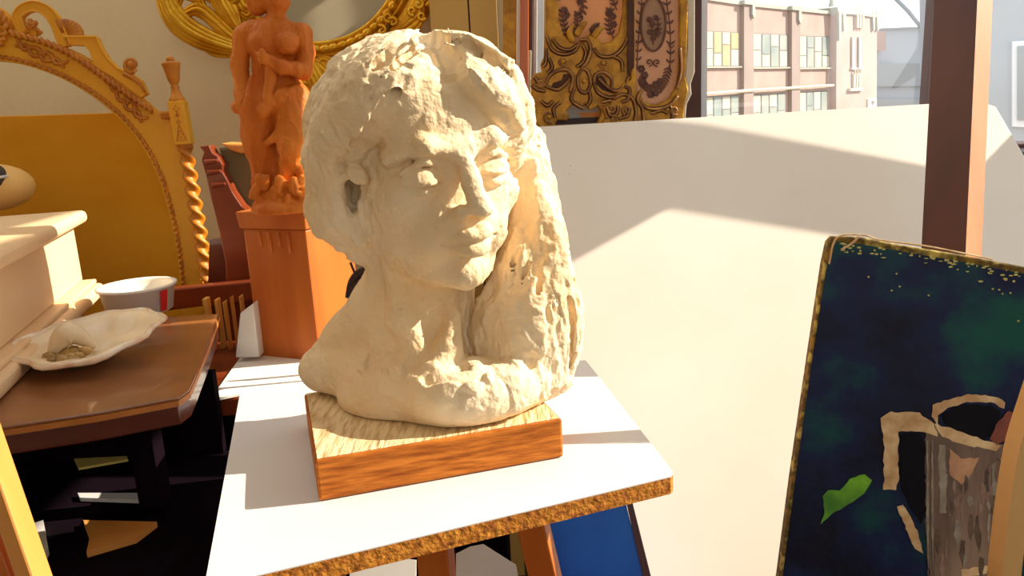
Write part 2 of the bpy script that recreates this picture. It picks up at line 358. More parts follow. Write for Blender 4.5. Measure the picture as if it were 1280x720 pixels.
# ================================================================== SETTING
WY = 2.40                                                # the window wall
def structure(mb, name, mat, **k): return mb.obj(name, mat, kind='structure', **k)
structure(MB().abox((-2.4, -2.3, -.05), (1.95, WY+.2, 0)), 'floor', 'floor')
xj = aty(853, 120, WY)[0]
zs = aty(1273, 184, WY)[2]                               # sill height
structure(MB().abox((-2.4, WY, 0), (xj, WY+.12, 3.75)), 'wall_back', 'wall')
structure(MB().abox((-2.4, -2.3, 3.75), (1.87, .9, 3.8)), 'ceiling', 'wall2')
structure(MB().abox((-2.5, -2.3, 0), (-2.4, WY, 3.8)), 'wall_left', 'wall2')
structure(MB().abox((xj, WY, 0), (1.95, WY+.12, zs-.04)), 'wall_back_low', 'wall')
structure(MB().abox((-2.4, -2.3, 0), (1.95, -2.2, .8)).abox((-2.4, -2.3, 3.2), (1.95, -2.2, 3.8)).abox((-2.4, -2.3, .8), (-.35, -2.2, 3.2)).abox((1.7, -2.3, .8), (1.95, -2.2, 3.2)), 'wall_front', 'wall2')
structure(MB().abox((.65, -2.28, .8), (.71, -2.22, 3.2)).abox((-.35, -2.28, 1.9), (1.7, -2.22, 1.95)), 'fill_window', 'whiteframe')  # unseen rear window opening, added as fill for surfaces facing the camera
# unseen slot added in the right wall, shaped to throw the mirror's bright patch
def mirror_hit(x, y):
    d = ray(x, y); n_ = nrm((.02, -1, -.05)); o_ = aty(390, 0, 2.28); t = ((o_-CAM) @ n_)/(d @ n_); p = CAM+d*t; r = d-2*(d @ n_)*n_
    q = p+r*((-2.2-p[1])/r[1]); return q, q+SUN*((1.81-q[0])/SUN[0])
HH = [mirror_hit(*q)[1] for q in ((386, 14), (438, 4), (442, 28), (412, 54), (386, 50))]
hy0, hy1 = min(q[1] for q in HH), max(q[1] for q in HH); hz0, hz1 = min(q[2] for q in HH), max(q[2] for q in HH)
structure(MB().abox((1.75, -2.2, 0), (1.87, WY, 1.05)).abox((1.75, -2.2, 2.95), (1.87, WY, 3.3)).abox((1.75, hy1, 1.05), (1.87, .15, 2.95))
    .abox((1.80, -2.2, 1.05), (1.82, hy1, 2.95)).abox((1.80, hy1, 3.3), (1.82, WY, 5.4)).prism([(1.80, -2.2, 3.3), (1.80, hy1, 3.3), (1.80, hy1, hz0), (1.80, -2.2, hz0)], (.02, 0, 0)).abox((1.80, -2.2, hz1), (1.82, hy1, 5.4)).abox((1.80, -2.2, 3.3), (1.82, hy0, 5.4)), 'wall_right', 'wall')
structure(MB().abox((1.77, 1.15, 2.45), (1.85, 1.55, 2.80)), 'shade_bar', 'dark_frame')  # unseen panel added to keep sun off the box, side table and shell
structure(MB().abox((1.78, .15, 1.05), (1.84, .21, 2.95)).abox((1.78, WY-.06, 1.05), (1.84, WY, 2.95)).abox((1.78, .15, 1.05), (1.84, WY, 1.10)).abox((1.78, .15, 2.89), (1.84, WY, 2.95)), 'window_2', 'dark_frame')
structure(MB().abox((xj-.02, WY-.14, zs-.04), (1.74, WY+.10, zs)), 'trim_1', 'dark', bevel=.004)
# window 1 : jamb, white stop, mullion, panes
xm0 = aty(1153, 60, WY+.08)[0]; xm1 = aty(1185, 60, WY)[0]; x3 = aty(874, 60, WY)[0]; x4 = aty(882, 60, WY)[0]
wf = MB().abox((xj, WY-.03, zs), (x3, WY+.1, 3.3)).abox((xm0, WY-.03, zs), (xm1, WY+.08, 3.3)).abox((x3, WY-.02, zs), (1.75, WY+.08, zs+.012)).abox((x3, WY-.02, 3.1), (1.75, WY+.08, 3.3))
W1 = structure(wf, 'window_1', 'brown_frame', bevel=.003)
MB().abox((x3, WY-.02, zs+.012), (x4, WY+.06, 3.1)).obj('window_stop', 'whiteframe', W1)
MB().abox((xm0-.006, WY-.038, zs+.012), (xm0+.010, WY+.02, 3.1)).obj('mullion_edge', 'dark_frame', W1, bevel=.003)
MB().abox((x4, WY+.03, zs+.012), (xm0, WY+.034, 3.1)).abox((xm1, WY+.03, zs+.012), (1.74, WY+.034, 3.1)).obj('window_glass', 'glass', W1)
# ================================================================== OUTSIDE
structure(MB().abox((-40, 5, -6.2), (90, 120, -6)), 'ground', 'asphalt')
BO = aty(882, 60, 26.); BP = Plane(BO, (.707, -.707, 0)); bn = BP.n; BP.osc = .3
bld = thing('brick_building', (BO[0], BO[1], -6), 'long pale brick building across the street with a stepped tower and spire', 'building')
mb = MB().prism(BP.ps([(700, -28), (880, -1), (930, 6), (990, 13), (1040, 18), (1040, 240), (700, 330)]), -bn*9); mb.obj('facade', 'brick', bld)
mb = MB().prism(BP.ps([(700, -32), (930, 3), (1040, 14.5), (1040, 18.5), (930, 7.5), (700, -27)], .25), -bn*.8); mb.obj('cornice', 'stone', bld)
for (xa, xb, yt) in ((925, 937, 2), (985, 995.5, 9), (700, 712, -30)):
    q = MB().prism(BP.ps([(xa, yt), (xb, yt+1), (xb, 250), (xa, 250)], .5), -bn*.5).obj('brick_pier', 'brick2', bld)
    MB().prism(BP.ps([(xa-2, yt-1), (xb+1, yt), (xb+1, yt+2.5), (xb-1, yt+5), (xb, yt+17), (xb-2, yt+22), (xb-4, yt+16), (xb-4, yt+5), (xa-2, yt+4)], .75), -bn*.3).obj('pier_capital', 'stone', q)
wins = [(880, 923, 38, 83.5, 4, 'pane_gold'), (940, 984, 41, 84.5, 4, 'pane_grey'), (998, 1036, 44, 85, 4, 'pane_grey'), (880, 923, 121, 168, 4, 'pane_grey'), (940, 981, 118, 165, 4, 'pane_grey'), (998, 1034, 115, 163, 4, 'pane_grey')]
for (xa, xb, ya, yb, nb, pm) in wins:
    sl_ = lambda x, y: y-(y-75)*(x-xa)/755.
    q = MB().prism(BP.ps([(xa, ya), (xb, sl_(xb, ya)), (xb, sl_(xb, yb)), (xa, yb)], .05), -bn*.1).obj('window', 'mullion', bld)
    g = MB()
    for i in range(nb):
        a = xa+(xb-xa)*(i+.08)/nb; b = xa+(xb-xa)*(i+.92)/nb; ym = ya+(yb-ya)*(.5+.12*((i*7+int(xa)) % 3-1))
        for (t0, t1, mi) in ((ya+1.5, ym-.6, 0 if i % 2 else 1), (ym+.6, yb-1, 1 if (i+int(xa)) % 3 else 0)):
            g.prism(BP.ps([(a, sl_(a, t0)), (b, sl_(b, t0)), (b, sl_(b, t1)), (a, sl_(a, t1))], .10), -bn*.05, mi)
    g.obj('pane', [pm, 'sill'], q)
    MB().prism(BP.ps([(xa-1, yb), (xb+1, sl_(xb, yb)), (xb+1, sl_(xb, yb)+1.6), (xa-1, yb+1.6)], .35), -bn*.35).obj('window_sill', 'sill', q)
MB().tube(BP.ps([(860, 119), (930, 113.5), (940, 113), (1034, 107), (1088, 106)], .55), .06, 6).obj('ledge_pipe', 'sill', bld)
tw = MB().prism(BP.ps([(1037, 16), (1046, 9), (1066, 7.5), (1086, 13), (1088, 30), (1088, 235), (1037, 250)], .9), -bn*4).obj('tower', 'brick', bld)
MB().prism(BP.ps([(1036, 10), (1050, 6.8), (1064, 6.5), (1086.5, 13), (1087.5, 20), (1086, 23), (1064, 20), (1046, 18.5), (1037, 20)], 1.15), -bn*3.4).obj('tower_cap', 'stone', tw)
g = MB()
for xs in ((1037, 1040.5), (1042.5, 1046), (1080, 1083), (1085, 1088)): g.prism(BP.ps([(xs[0], 15), (xs[1], 15), (xs[1], 44 if xs[0] < 1041 else 38), (xs[0]+1, 52 if xs[0] < 1041 else 40)], 1.2), -bn*.3)
g.obj('tower_flute', 'stone', tw)
g = MB()
for x in (1059.5, 1063, 1066.5): g.prism(BP.ps([(x, 19), (x+1.8, 19), (x+1.8, 36), (x, 36)], 1.3), -bn*.4)
for x in (1056.5, 1060, 1063.5): g.prism(BP.ps([(x, 93), (x+1.8, 93), (x+1.8, 111), (x, 111)], 1.2), -bn*.3); g.ball(BP.p(x+.9, 90, .35), .06, 8)
g.prism(BP.ps([(1051, 111), (1068, 110), (1068, 113.5), (1051, 114.5)], 1.3), -bn*.4); g.obj('tower_ornament', 'sill', tw)
for x in (1055, 1063.5):
    q = MB().prism(BP.ps([(x, 47), (x+6, 47), (x+6, 85), (x, 85)], 1.0), -bn*.1).obj('slot_window', 'brick2', tw)
    MB().prism(BP.ps([(x, 48), (x+3, 48), (x+3, 85), (x, 85)], 1.15), -bn*.15).prism(BP.ps([(x-1, 85), (x+6, 85), (x+6, 87.5), (x-1, 87.5)], 1.2), -bn*.3).obj('pane', 'sill', q)
a = BP.p(1058.5, 9, -.6); b = BP.p(1058.5, -9, -.6)
MB().lathe(a, b, [(0, .16), (.3, .13), (1, .03)], 8).obj('spire', 'stone', tw)
sg = MB().prism(BP.ps([(1075.5, 124), (1086, 123.3), (1086, 135.5), (1075.5, 136)], 1.1), -bn*.1).obj('number_sign', 'white', bld)
fc = bpy.data.curves.new('sign_number', 'FONT'); fc.body = '97'; fc.size = .28; fc.align_x = 'CENTER'; fc.align_y = 'CENTER'; fc.extrude = .01
fo = bpy.data.objects.new('sign_number', fc); COL.objects.link(fo); fc.materials.append(M['mullion']); fo.parent = sg
pp = BP.p(1080.8, 129.6, .36)
bpy.context.view_layer.update(); nm_ = bpy.data.meshes.new_from_object(fo); bpy.data.objects.remove(fo)
fo = bpy.data.objects.new('sign_number', nm_); COL.objects.link(fo); fo.parent = sg
fo.location = tuple(pp-np.array(WL[bld])); fo.rotation_euler = (math.pi/2, 0, math.radians(45)); WL[fo] = WL[bld]
# pale building behind the tower
P2 = Plane(aty(1110, 60, 42.), (.1, -1, 0)); b2 = thing('white_building', (P2.o[0], P2.o[1], -6), 'plain pale flat-roofed building to the right of the brick tower', 'building')
MB().prism(P2.ps([(1040, 39), (1099, 38.5), (1102, 36.5), (1185, 33), (1185, 250), (1040, 250)]), -P2.n*8).obj('upper_wall', 'pale_wall', b2)
MB().prism(P2.ps([(1040, 81), (1185, 79), (1185, 107), (1040, 109)], .3), -P2.n*.3).obj('grey_band', 'grey_wall', b2)
MB().prism(P2.ps([(1040, 124), (1185, 124), (1185, 250), (1040, 250)], .3), -P2.n*.3).obj('lower_band', 'grey_wall', b2)
MB().prism(P2.ps([(1100, 35.5), (1185, 32), (1185, 33.5), (1100, 37.3)], .2), -P2.n*8).obj('parapet', 'grey_wall', b2)
MB().prism(P2.ps([(1086, 41), (1099, 40), (1099, 64), (1086, 65)], .6), -P2.n*.6).obj('side_wing', 'brick', b2)
P3 = Plane(aty(1250, 60, 14.), (-.25, -1, 0)); b3 = thing('grey_building', (P3.o[0], P3.o[1], -6), 'pale blue-grey building close by at the right edge of the window', 'building')
MB().prism(P3.ps([(1205, -60), (1420, -90), (1420, 420), (1205, 360)]), -P3.n*3).obj('wall', 'pale_wall', b3)
q = MB().prism(P3.ps([(1264, 52), (1400, 45), (1400, 165), (1264, 158)], .06), -P3.n*.06).obj('window', 'whiteframe', b3)
MB().prism(P3.ps([(1270, 58), (1390, 52), (1390, 155), (1270, 150)], .10), -P3.n*.05).obj('pane', 'grey_wall', q)
a = aty(1150, 30, 20); 
tag(MB().tube([aty(*p, 20) for p in ((1040, -36), (1085, -28), (1112, -10), (1135, 13), (1152, 34), (1165, 56), (1172, 120), (1176, 300))], .06, 8).obj('street_lamp', 'steel', smooth=True), 'curved grey steel lamp arm against the sky outside', 'street lamp')
# ================================================================== DRAFTING BOARD
TL_ = math.radians(41); bnn = np.array([0, -math.sin(TL_), math.cos(TL_)]); bd = np.array([0, -math.cos(TL_), -math.sin(TL_)])
c1 = aty(655, 159, 1.75); c2 = aty(1240, 125, 1.75); 
db = thing('drafting_table', ((c1[0]+c2[0])/2, 1.2, 0), 'large off-white drafting table top tilted up beneath the window, with scuffs', 'drafting table')
Lb = 1.03; th = .022
MB().prism([c1, c2-X3*.03, c2+bd*.02, c2+bd*Lb, c1+bd*Lb], -bnn*th).obj('board', 'board', db, bevel=.002)
for x in (c1[0]+.15, c2[0]-.15):
    MB().box((x, 1.42, .49), (X3, Y3, Z3), (.03, .03, .49)).box((x, 1.30, .03), (X3, Y3, Z3), (.035, .42, .03)).obj('leg', 'dark_frame', db, bevel=.004)
BDP = Plane(c1, bnn)
sp = MB()
for (x, y, a, b) in ((837, 352, 9, 3), (835, 356, 7, 2), (924, 386, 5, 3), (930, 397, 9, 5), (871, 420, 3, 8), (760, 421, 2, 2), (882, 686, 18, 5), (1255, 167, 4, 2), (1237, 127, 5, 1.5), (713, 207, 2, 2), (712, 219, 1.5, 4), (929, 212, 2, 1), (940, 219, 2, 1.5), (745, 450, 2, 2), (866, 540, 2, 2), (810, 610, 2, 1.5)):
    for k in range(3):
        sp.prism(BDP.ps(ell(x+random.uniform(-a, a)*.6, y+random.uniform(-b, b)*.6, a*random.uniform(.15, .4), b*random.uniform(.12, .35), 7), .0005), -bnn*.0004)
sp.obj('scuff_mark', 'speck', db)
# unseen boards added at the side window, cut to cast the drafting board's shadows
def shadow_quad(pxs, x=1.74): 
    out = []
    for p in pxs: w0 = BDP.p(*p); out.append(w0+SUN*((x-w0[0])/SUN[0]))
    return out
tag(MB().prism(shadow_quad([(560, 120), (868, 158), (1215, 228), (1215, 330), (1035, 298), (822, 262), (690, 335), (560, 430)]), (.02, 0, 0)).obj('shadow_board', 'tan_board'), 'added tan board at the side window, cut to shade the drafting board', 'board')
tag(MB().prism(shadow_quad([(1212, 232), (1275, 165), (1420, 260), (1300, 600), (1215, 330)]), (-.02, 0, 0)).obj('shadow_board', 'tan_board'), 'second added tan board at the side window, shaped to shade the drafting board', 'board')
# ================================================================== STOOL
ZT = H-.375
st = thing('work_stand', (-.05, .82, 0), 'tall wooden stand with a white laminate particle-board top under the bust', 'stand')
A_ = atz(300, 492, ZT); B_ = atz(732, 450, ZT); C_ = atz(845, 594, ZT); D_ = atz(258, 752, ZT); 
E0 = atz(255, 735, ZT)
top = [A_, B_]+[np.array(p) for p in (C_+(B_-C_)*.035, C_+(B_-C_)*.012+(E0-C_)*.004, C_+(E0-C_)*.014)]+[E0]
MB().prism(top, -Z3*.0012).obj('laminate_top', 'laminate', st)
t2 = [p-Z3*.0012 for p in top]
MB().prism(t2, -Z3*.018).obj('particle_board', 'chip', st)
zb = ZT-.0195
def slant(p0, p1, wx, wy, mats, name, yaw=0, par=None, side=None):
    p0 = np.asarray(p0, float); p1 = np.asarray(p1, float); a = nrm(p1-p0); u = np.array([math.cos(yaw), math.sin(yaw), 0]); u = nrm(u-a*(u @ a)); v = np.cross(a, u)
    m = MB(); vs = [p+u*wx*i+v*wy*j for p in (p0, p1) for i, j in ((-1, -1), (1, -1), (1, 1), (-1, 1))]
    m.add(vs, [(3, 2, 1, 0), (4, 5, 6, 7), (0, 1, 5, 4), (1, 2, 6, 5), (2, 3, 7, 6), (3, 0, 4, 7)])
    return m.obj(name, mats, par, bevel=.002)
def on(px, py, z): return atz(px, py, z)
yw = math.radians(-14)
l1 = aty(545, 697, .78); l1[2] = zb; slant(l1, l1+np.array([.0, .0, -1])*zb, .018, .012, 'deep_orange', 'leg', yw, st)
l2 = aty(655, 668, .80); l2[2] = zb; slant(l2, (l2[0]+.18, l2[1]-.02, 0), .016, .012, 'deep_orange', 'leg', yw, st)
l3 = np.array([-.20, .72, zb]); slant(l3, (-.24, .70, 0), .018, .012, 'deep_orange', 'leg', yw, st)
l4 = np.array([-.27, .98, zb]); slant(l4, (-.32, 1.05, 0), .018, .012, 'deep_orange', 'leg', yw, st)
slant((-.22, .71, .5), (.06, .79, .5), .012, .012, 'deep_orange', 'stretcher', yw, st)
# block
ZB = ZT+.0447
bf = np.array([.959, .283, 0]); bb = np.array([-.283, .959, 0]); p0 = atz(399, 628, ZT); 
Lx = np.linalg.norm(atz(705, 572, ZT)-p0)
blk = thing('wood_block', p0+bf*Lx/2+bb*.1, 'rough pine block with pale top lying under the white bust', 'block')
a = [p0+Z3*.0005, p0+bf*Lx+Z3*.0005, p0+bf*Lx+bb*.20+Z3*.0005, p0+bb*.20+Z3*.0005]
MB().prism(a, Z3*.0435).obj('block_body', 'block_side', blk, bevel=.003)
m_ = MB().prism([q+Z3*.0436+(-1 if k in (1, 2) else 1)*bf*.003+(-1 if k in (2, 3) else 1)*bb*.003 for k, q in enumerate(a)], Z3*.0006)
g = m_
g.obj('sawn_top', 'block_top', blk)
# ================================================================== BUST
D0 = .87; KS = D0/.8
def B(px, py, d=0.): return aty(px, py, D0+d)
class KSdf(Sdf):                                         # radii given for D0 = .8
    def cone(s, a, ra, b, rb, k=.01, mode='u'): Sdf.cone(s, a, ra*KS, b, rb*KS, k, mode)
    def ell(s, c, r, A=None, k=.01, mode='u'): Sdf.ell(s, c, np.asarray(r)*KS, A, k, mode)
S = KSdf((-.26, .68, ZB-.004), (.12, 1.08, 1.56), .0020)
YA = math.radians(30); rl = math.radians(3)
fa = np.array([math.cos(YA), math.sin(YA), 0]); fb = np.array([math.sin(YA), -math.cos(YA), 0]); fcz = Z3.copy()
fa, fcz = fa*math.cos(rl)+fcz*math.sin(rl), -fa*math.sin(rl)+fcz*math.cos(rl)
HO = B(529, 212); AX = np.array([fa, fb, fcz])
def h(a, b, c): return HO+(fa*a+fb*b+fcz*c)*KS
# neck, shoulders
S.cone(h(0, -.018, -.05), .058, B(522, 395, .03), .054, .014)
S.cone(B(522, 395, .03), .054, B(535, 470, .03), .078, .03)
CB = atz(555, 478, ZB)
def rim(x, y, zz, ins): p = atz(x, y, ZB); d = CB-p; d[2] = 0; return p+nrm(d)*ins+Z3*zz
S.ell(B(560, 478, .02), (.118, .080, .046), np.array([[.97, .24, 0], [-.24, .97, 0], [0, 0, 1]]), .02)
S.chain([B(478, 385, .04), B(440, 428, .05), B(404, 458, .06)], [.036, .030, .024], .018)
S.chain([B(398, 464, .045), rim(410, 495, .030, .022), rim(480, 517, .026, .022), rim(560, 537, .026, .022), rim(640, 526, .028, .022), rim(704, 500, .034, .022)], [.020, .026, .027, .027, .027, .026], .012, n=14)
S.chain([B(400, 462, .04), rim(440, 492, .050, .03), rim(500, 510, .050, .028), rim(570, 530, .048, .026), rim(630, 522, .050, .03)], [.014, .014, .014, .012, .012], .008, n=14)
S.chain([B(492, 335, -.035), B(505, 400, -.035), B(528, 455, -.045)], [.011, .013, .012], .014)
S.chain([B(566, 395, -.03), B(562, 435, -.045), B(545, 462, -.055)], [.009, .011, .012], .014)
# skull + face
S.ell(h(0, -.012, .032), (.074, .094, .100), AX, .01)
S.ell(h(0, .026, -.022), (.072, .060, .086), AX, .015)
for sg_ in (-1, 1):
    S.cone(h(.060*sg_, -.002, -.035), .021, h(.018*sg_, .054, -.090), .017, .02)
    S.ell(h(.045*sg_, .056, -.020), (.025, .022, .022), AX, .015)
    S.ell(h(.030*sg_, .066, -.052), (.020, .018, .024), AX, .015)
S.ell(h(0, .072, -.094), (.021, .018, .016), AX, .014)
S.ell(h(0, .060, .052), (.062, .024, .045), AX, .02)
for sg_ in (-1, 1):
    S.ell(h(.035*sg_, .098, .003), (.023, .014, .0150), AX, .012, 's')
    S.chain([h(.010*sg_, .088, .022), h(.034*sg_, .087, .0290), h(.060*sg_, .063, .021)], [.0055, .006, .006], .012)
    S.ell(h(.035*sg_, .0715, .001), (.0195, .0150, .0120), AX, .004)
    S.chain([h(.017*sg_, .0780, .000), h(.035*sg_, .0888, -.0035), h(.054*sg_, .0755, -.002)], [.0018, .0022, .0018], .0015, n=9)
    S.chain([h(.017*sg_, .0795, .008), h(.035*sg_, .0850, .0150), h(.055*sg_, .074, .008)], [.002, .0026, .002], .004, n=8)
    S.chain([h(.019*sg_, .0780, -.007), h(.035*sg_, .0835, -.0125), h(.053*sg_, .073, -.007)], [.002, .003, .002], .004, n=8)
    S.chain([h(.017*sg_, .0785, -.0035), h(.035*sg_, .0880, -.0070), h(.054*sg_, .0755, -.0045)], [.0009]*3, .001, 's', n=9)
S.chain([h(0, .086, .024), h(0, .100, -.004), h(0, .110, -.025)], [.0072, .0078, .0092], .009)
S.ell(h(0, .112, -.028), (.0096, .0095, .0085), AX, .006)
for sg_ in (-1, 1):
    S.ell(h(.0118*sg_, .099, -.032), (.0068, .009, .0068), AX, .006)
    S.ell(h(.0070*sg_, .107, -.0400), (.0034, .005, .003), AX, .002, 's')
    S.cone(h(.016*sg_, .090, -.034), .004, h(.033*sg_, .076, -.058), .004, .010)
S.ell(h(0, .078, -.054), (.027, .019, .020), AX, .012)
S.cone(h(0, .099, -.043), .0030, h(0, .100, -.049), .0030, .004, 's')
S.chain([h(-.026, .0800, -.0590), h(-.010, .0970, -.0530), h(0, .0982, -.0548), h(.010, .0970, -.0530), h(.026, .0800, -.0590)], [.0028, .0058, .0054, .0058, .0028], .003, n=14)
S.chain([h(-.022, .0795, -.0640), h(-.008, .0945, -.0680), h(.008, .0945, -.0680), h(.022, .0795, -.0640)], [.0028, .0068, .0068, .0028], .003, n=12)
S.chain([h(-.028, .0840, -.0605), h(-.010, .1025, -.0603), h(0, .1030, -.0610), h(.010, .1025, -.0603), h(.028, .0840, -.0605)], [.0013]*5, .002, 's', n=14)
S.chain([h(-.016, .088, -.0785), h(0, .094, -.0800), h(.016, .088, -.0785)], [.004]*3, .008, 's')
# hair
S.ell(h(0, -.034, .036), (.100, .092, .095), AX, .005)
S.chain([h(.006, .040, .108), h(.032, .060, .098), h(.060, .062, .070), h(.082, .042, .038), h(.092, .010, .0)], [.022, .025, .024, .021, .018], .005, n=14)
S.chain([h(.006, .068, .098), h(.026, .080, .082), h(.048, .078, .058), h(.070, .056, .032), h(.086, .022, -.008)], [.012, .018, .018, .016, .012], .004, n=14)
S.chain([h(-.014, .036, .106), h(-.046, .046, .094), h(-.074, .036, .068), h(-.084, .012, .040), h(-.082, -.01, .0)], [.020, .026, .027, .026, .024], .005, n=14)
S.chain([h(-.018, .066, .098), h(-.044, .068, .084), h(-.066, .056, .060), h(-.078, .036, .040), h(-.084, .020, .028)], [.010, .015, .017, .016, .012], .004, n=12)
S.chain([h(-.070, -.02, .02), h(-.074, -.026, -.03), h(-.058, -.040, -.068)], [.042, .036, .024], .012)
S.chain([h(.000, .094, .080), h(.000, .080, .100), h(-.002, .050, .124), h(-.006, .000, .136)], [.008, .009, .007, .006], .012, 's')                # parting
S.ell(B(438, 243, -.055), (.0085, .036, .019), None, .005, 's')                      # ear hollow
S.chain([h(-.078, .040, .006), h(-.086, .022, .010), h(-.092, .006, .000), h(-.090, .006, -.035), h(-.082, .016, -.056)], [.005, .007, .008, .008, .006], .006, n=12)
# right hank
hk = [B(655, 178, .045), B(669, 250, .035), B(668, 310, .02), B(664, 370, .005), B(661, 425, .0), B(664, 462, .005)]
S.chain(hk, [.022, .024, .034, .046, .051, .042], .006, n=14)
for pts, rr in (([(672, 240, .01), (688, 320, -.005), (704, 400, -.012), (700, 470, -.012)], [.012, .019, .021, .016]),
                ([(650, 290, .0), (644, 350, -.014), (654, 420, -.022), (668, 478, -.018)], [.010, .018, .022, .016]),
                ([(648, 320, .004), (622, 380, -.008), (612, 430, -.014), (624, 478, -.012)], [.010, .019, .020, .016])):
    S.chain([B(*p) for p in pts], rr, .004, n=12)
for k in range(9):
    x0 = 650+k*5; S.chain([B(x0, 300+6*k, -.030+.003*abs(k-3)), B(632+k*10, 380, -.040+.003*abs(k-4)), B(622+k*11, 440, -.040+.003*abs(k-4)), B(636+k*8, 486, -.03+.003*abs(k-4))], [.002, .0045, .005, .003], .003, 'u' if k % 2 else 's', n=10)
S.chain([h(-.010, .098, .088), h(-.030, .094, .084), h(-.052, .084, .064), h(-.072, .064, .042), h(-.084, .044, .026)], [.004, .006, .007, .007, .005], .008, 's', n=12)
S.chain([h(.006, .104, .078), h(.026, .104, .060), h(.050, .094, .040), h(.070, .074, .022)], [.003, .005, .005, .004], .006, 's', n=10)
for k in range(5):                                       # long knife strokes on the swept fringe
    S.chain([h(.006+.002*k, .062+.004*k, .126-.008*k), h(.034+.002*k, .082+.003*k, .112-.011*k), h(.064, .082-.002*k, .082-.010*k), h(.088, .058-.004*k, .048-.008*k)], [.003, .0055, .006, .003] if k % 2 == 0 else [.001, .003, .003, .001], .003, 'u' if k % 2 == 0 else 's', n=12)
    S.chain([h(-.018-.002*k, .058+.002*k, .124-.006*k), h(-.046-.003*k, .064+.003*k, .110-.010*k), h(-.078, .052, .082-.011*k), h(-.096, .022, .052-.010*k)], [.003, .0045, .005, .003], .003, 'u' if k % 2 else 's', n=12)
P0, F0 = S.mesh(); N0 = vnormals(P0, F0); L0 = (P0-HO) @ AX.T/KS      # knife dents and flakes of clay over the hair
ok_ = np.where(((L0[:, 2] > -.05) & (L0[:, 1] < .05) & (np.abs(L0[:, 0]) > .02)) | ((L0[:, 2] > .075)) | ((L0[:, 0] > .045) & (L0[:, 2] < -.09) & (L0[:, 2] > -.2)))[0]
ok_ = ok_[N0[ok_] @ np.array([0, -1, .5]) > .1]
for i in range(150):
    k = int(ok_[random.randrange(len(ok_))]); n0_ = N0[k]; c0_ = P0[k]; low = L0[k, 2] < -.06
    t0_ = np.cross(n0_, -fcz if False else fb*.8+Z3*.1) if not low else Z3+fa*random.uniform(-.3, .3)
    t0_ = t0_-n0_*(t0_ @ n0_)+np.cross(n0_, t0_)*random.uniform(-.35, .35)
    if np.linalg.norm(t0_) < .1: continue
    t0_ = nrm(t0_); s0_ = nrm(np.cross(t0_, n0_)); u_ = i % 5 < 3
    S.ell(c0_-n0_*(.0016 if u_ else -.0008), (random.uniform(.007, .017), random.uniform(.0026, .0050), .0036), np.array([t0_, s0_, n0_]), .0015, 'u' if u_ else 's')
S.cut((0, 0, ZB), -Z3)
P, Fq = S.mesh(); P = relax(P, Fq, 1); Nn = vnormals(P, Fq)
print('normals out', float(np.mean(np.sum((P-HO)*Nn, 1))))
lc = (P-HO) @ AX.T/KS
a_, b_, c_ = lc.T
facem = np.clip(1-(np.sqrt(((a_+.008)/.068)**2+((c_+.005)/.100)**2)-.84)/.16, 0, 1)*np.clip((b_-.02)/.02, 0, 1)
hang = ((a_ > .058) & (c_ < -.02)) | ((a_ > .030) & (c_ < -.085)) | ((a_ > .012) & (c_ < -.125))
neckm = np.clip((-.08-c_)/.03, 0, 1)*(~hang)
hair = np.clip(1-facem-neckm*.8, 0, 1)
def sst(x, a, b): t = np.clip((x-a)/(b-a), 0, 1); return t*t*(3-2*t)
def terr(t, n): q = t*n; f = np.floor(q); return (f+sst(q-f, .35, .65))/n
wp_ = (vnoise(P+21, 60)-.5)*.9
th_ = np.arctan2(c_-.03, np.abs(a_)+.004); q1 = np.stack([th_*1.0+np.sign(a_)*9, b_*10+wp_*.25, np.hypot(a_, c_-.03)*8], 1)
qh = P.copy(); qh[:, 0] += wp_*.010
up_ = sst(c_, -.04, .0)
s1 = up_*vnoise(q1+15, (2.6, 6.5, 2.))+(1-up_)*vnoise(qh+7, (80, 80, 20))
s2 = up_*vnoise(q1+29, (7, 15, 5))+(1-up_)*vnoise(qh+3, (150, 150, 60))
flk = sst(vnoise(P+11, (70, 70, 45)), .50, .57)
disp = hair*((terr(s1, 4)-.6)*.0075+(terr(s2, 3)-.5)*.0026+(flk-.4)*.0012)
lip = np.clip(1-np.abs((P[:, 2]-ZB)-.050)/.030, 0, 1)*(b_ > -.02)*(~hang)
disp += lip*(flk+vnoise(P+31, (50, 50, 50))-.8)*.0050
disp += (1-hair)*((vnoise(P+1, 45)-.5)*.0012+(sst(vnoise(P+13, (85, 85, 60)), .52, .58)-.4)*.0009)
disp *= np.clip((P[:, 2]-ZB)/.006, 0, 1)
P = P+Nn*disp[:, None]
bust = npmesh('clay_bust', P, Fq, 'clay', origin=(HO[0], HO[1], ZB))
tag(bust, 'off-white clay bust of a long-haired woman on the pine block', 'sculpture')
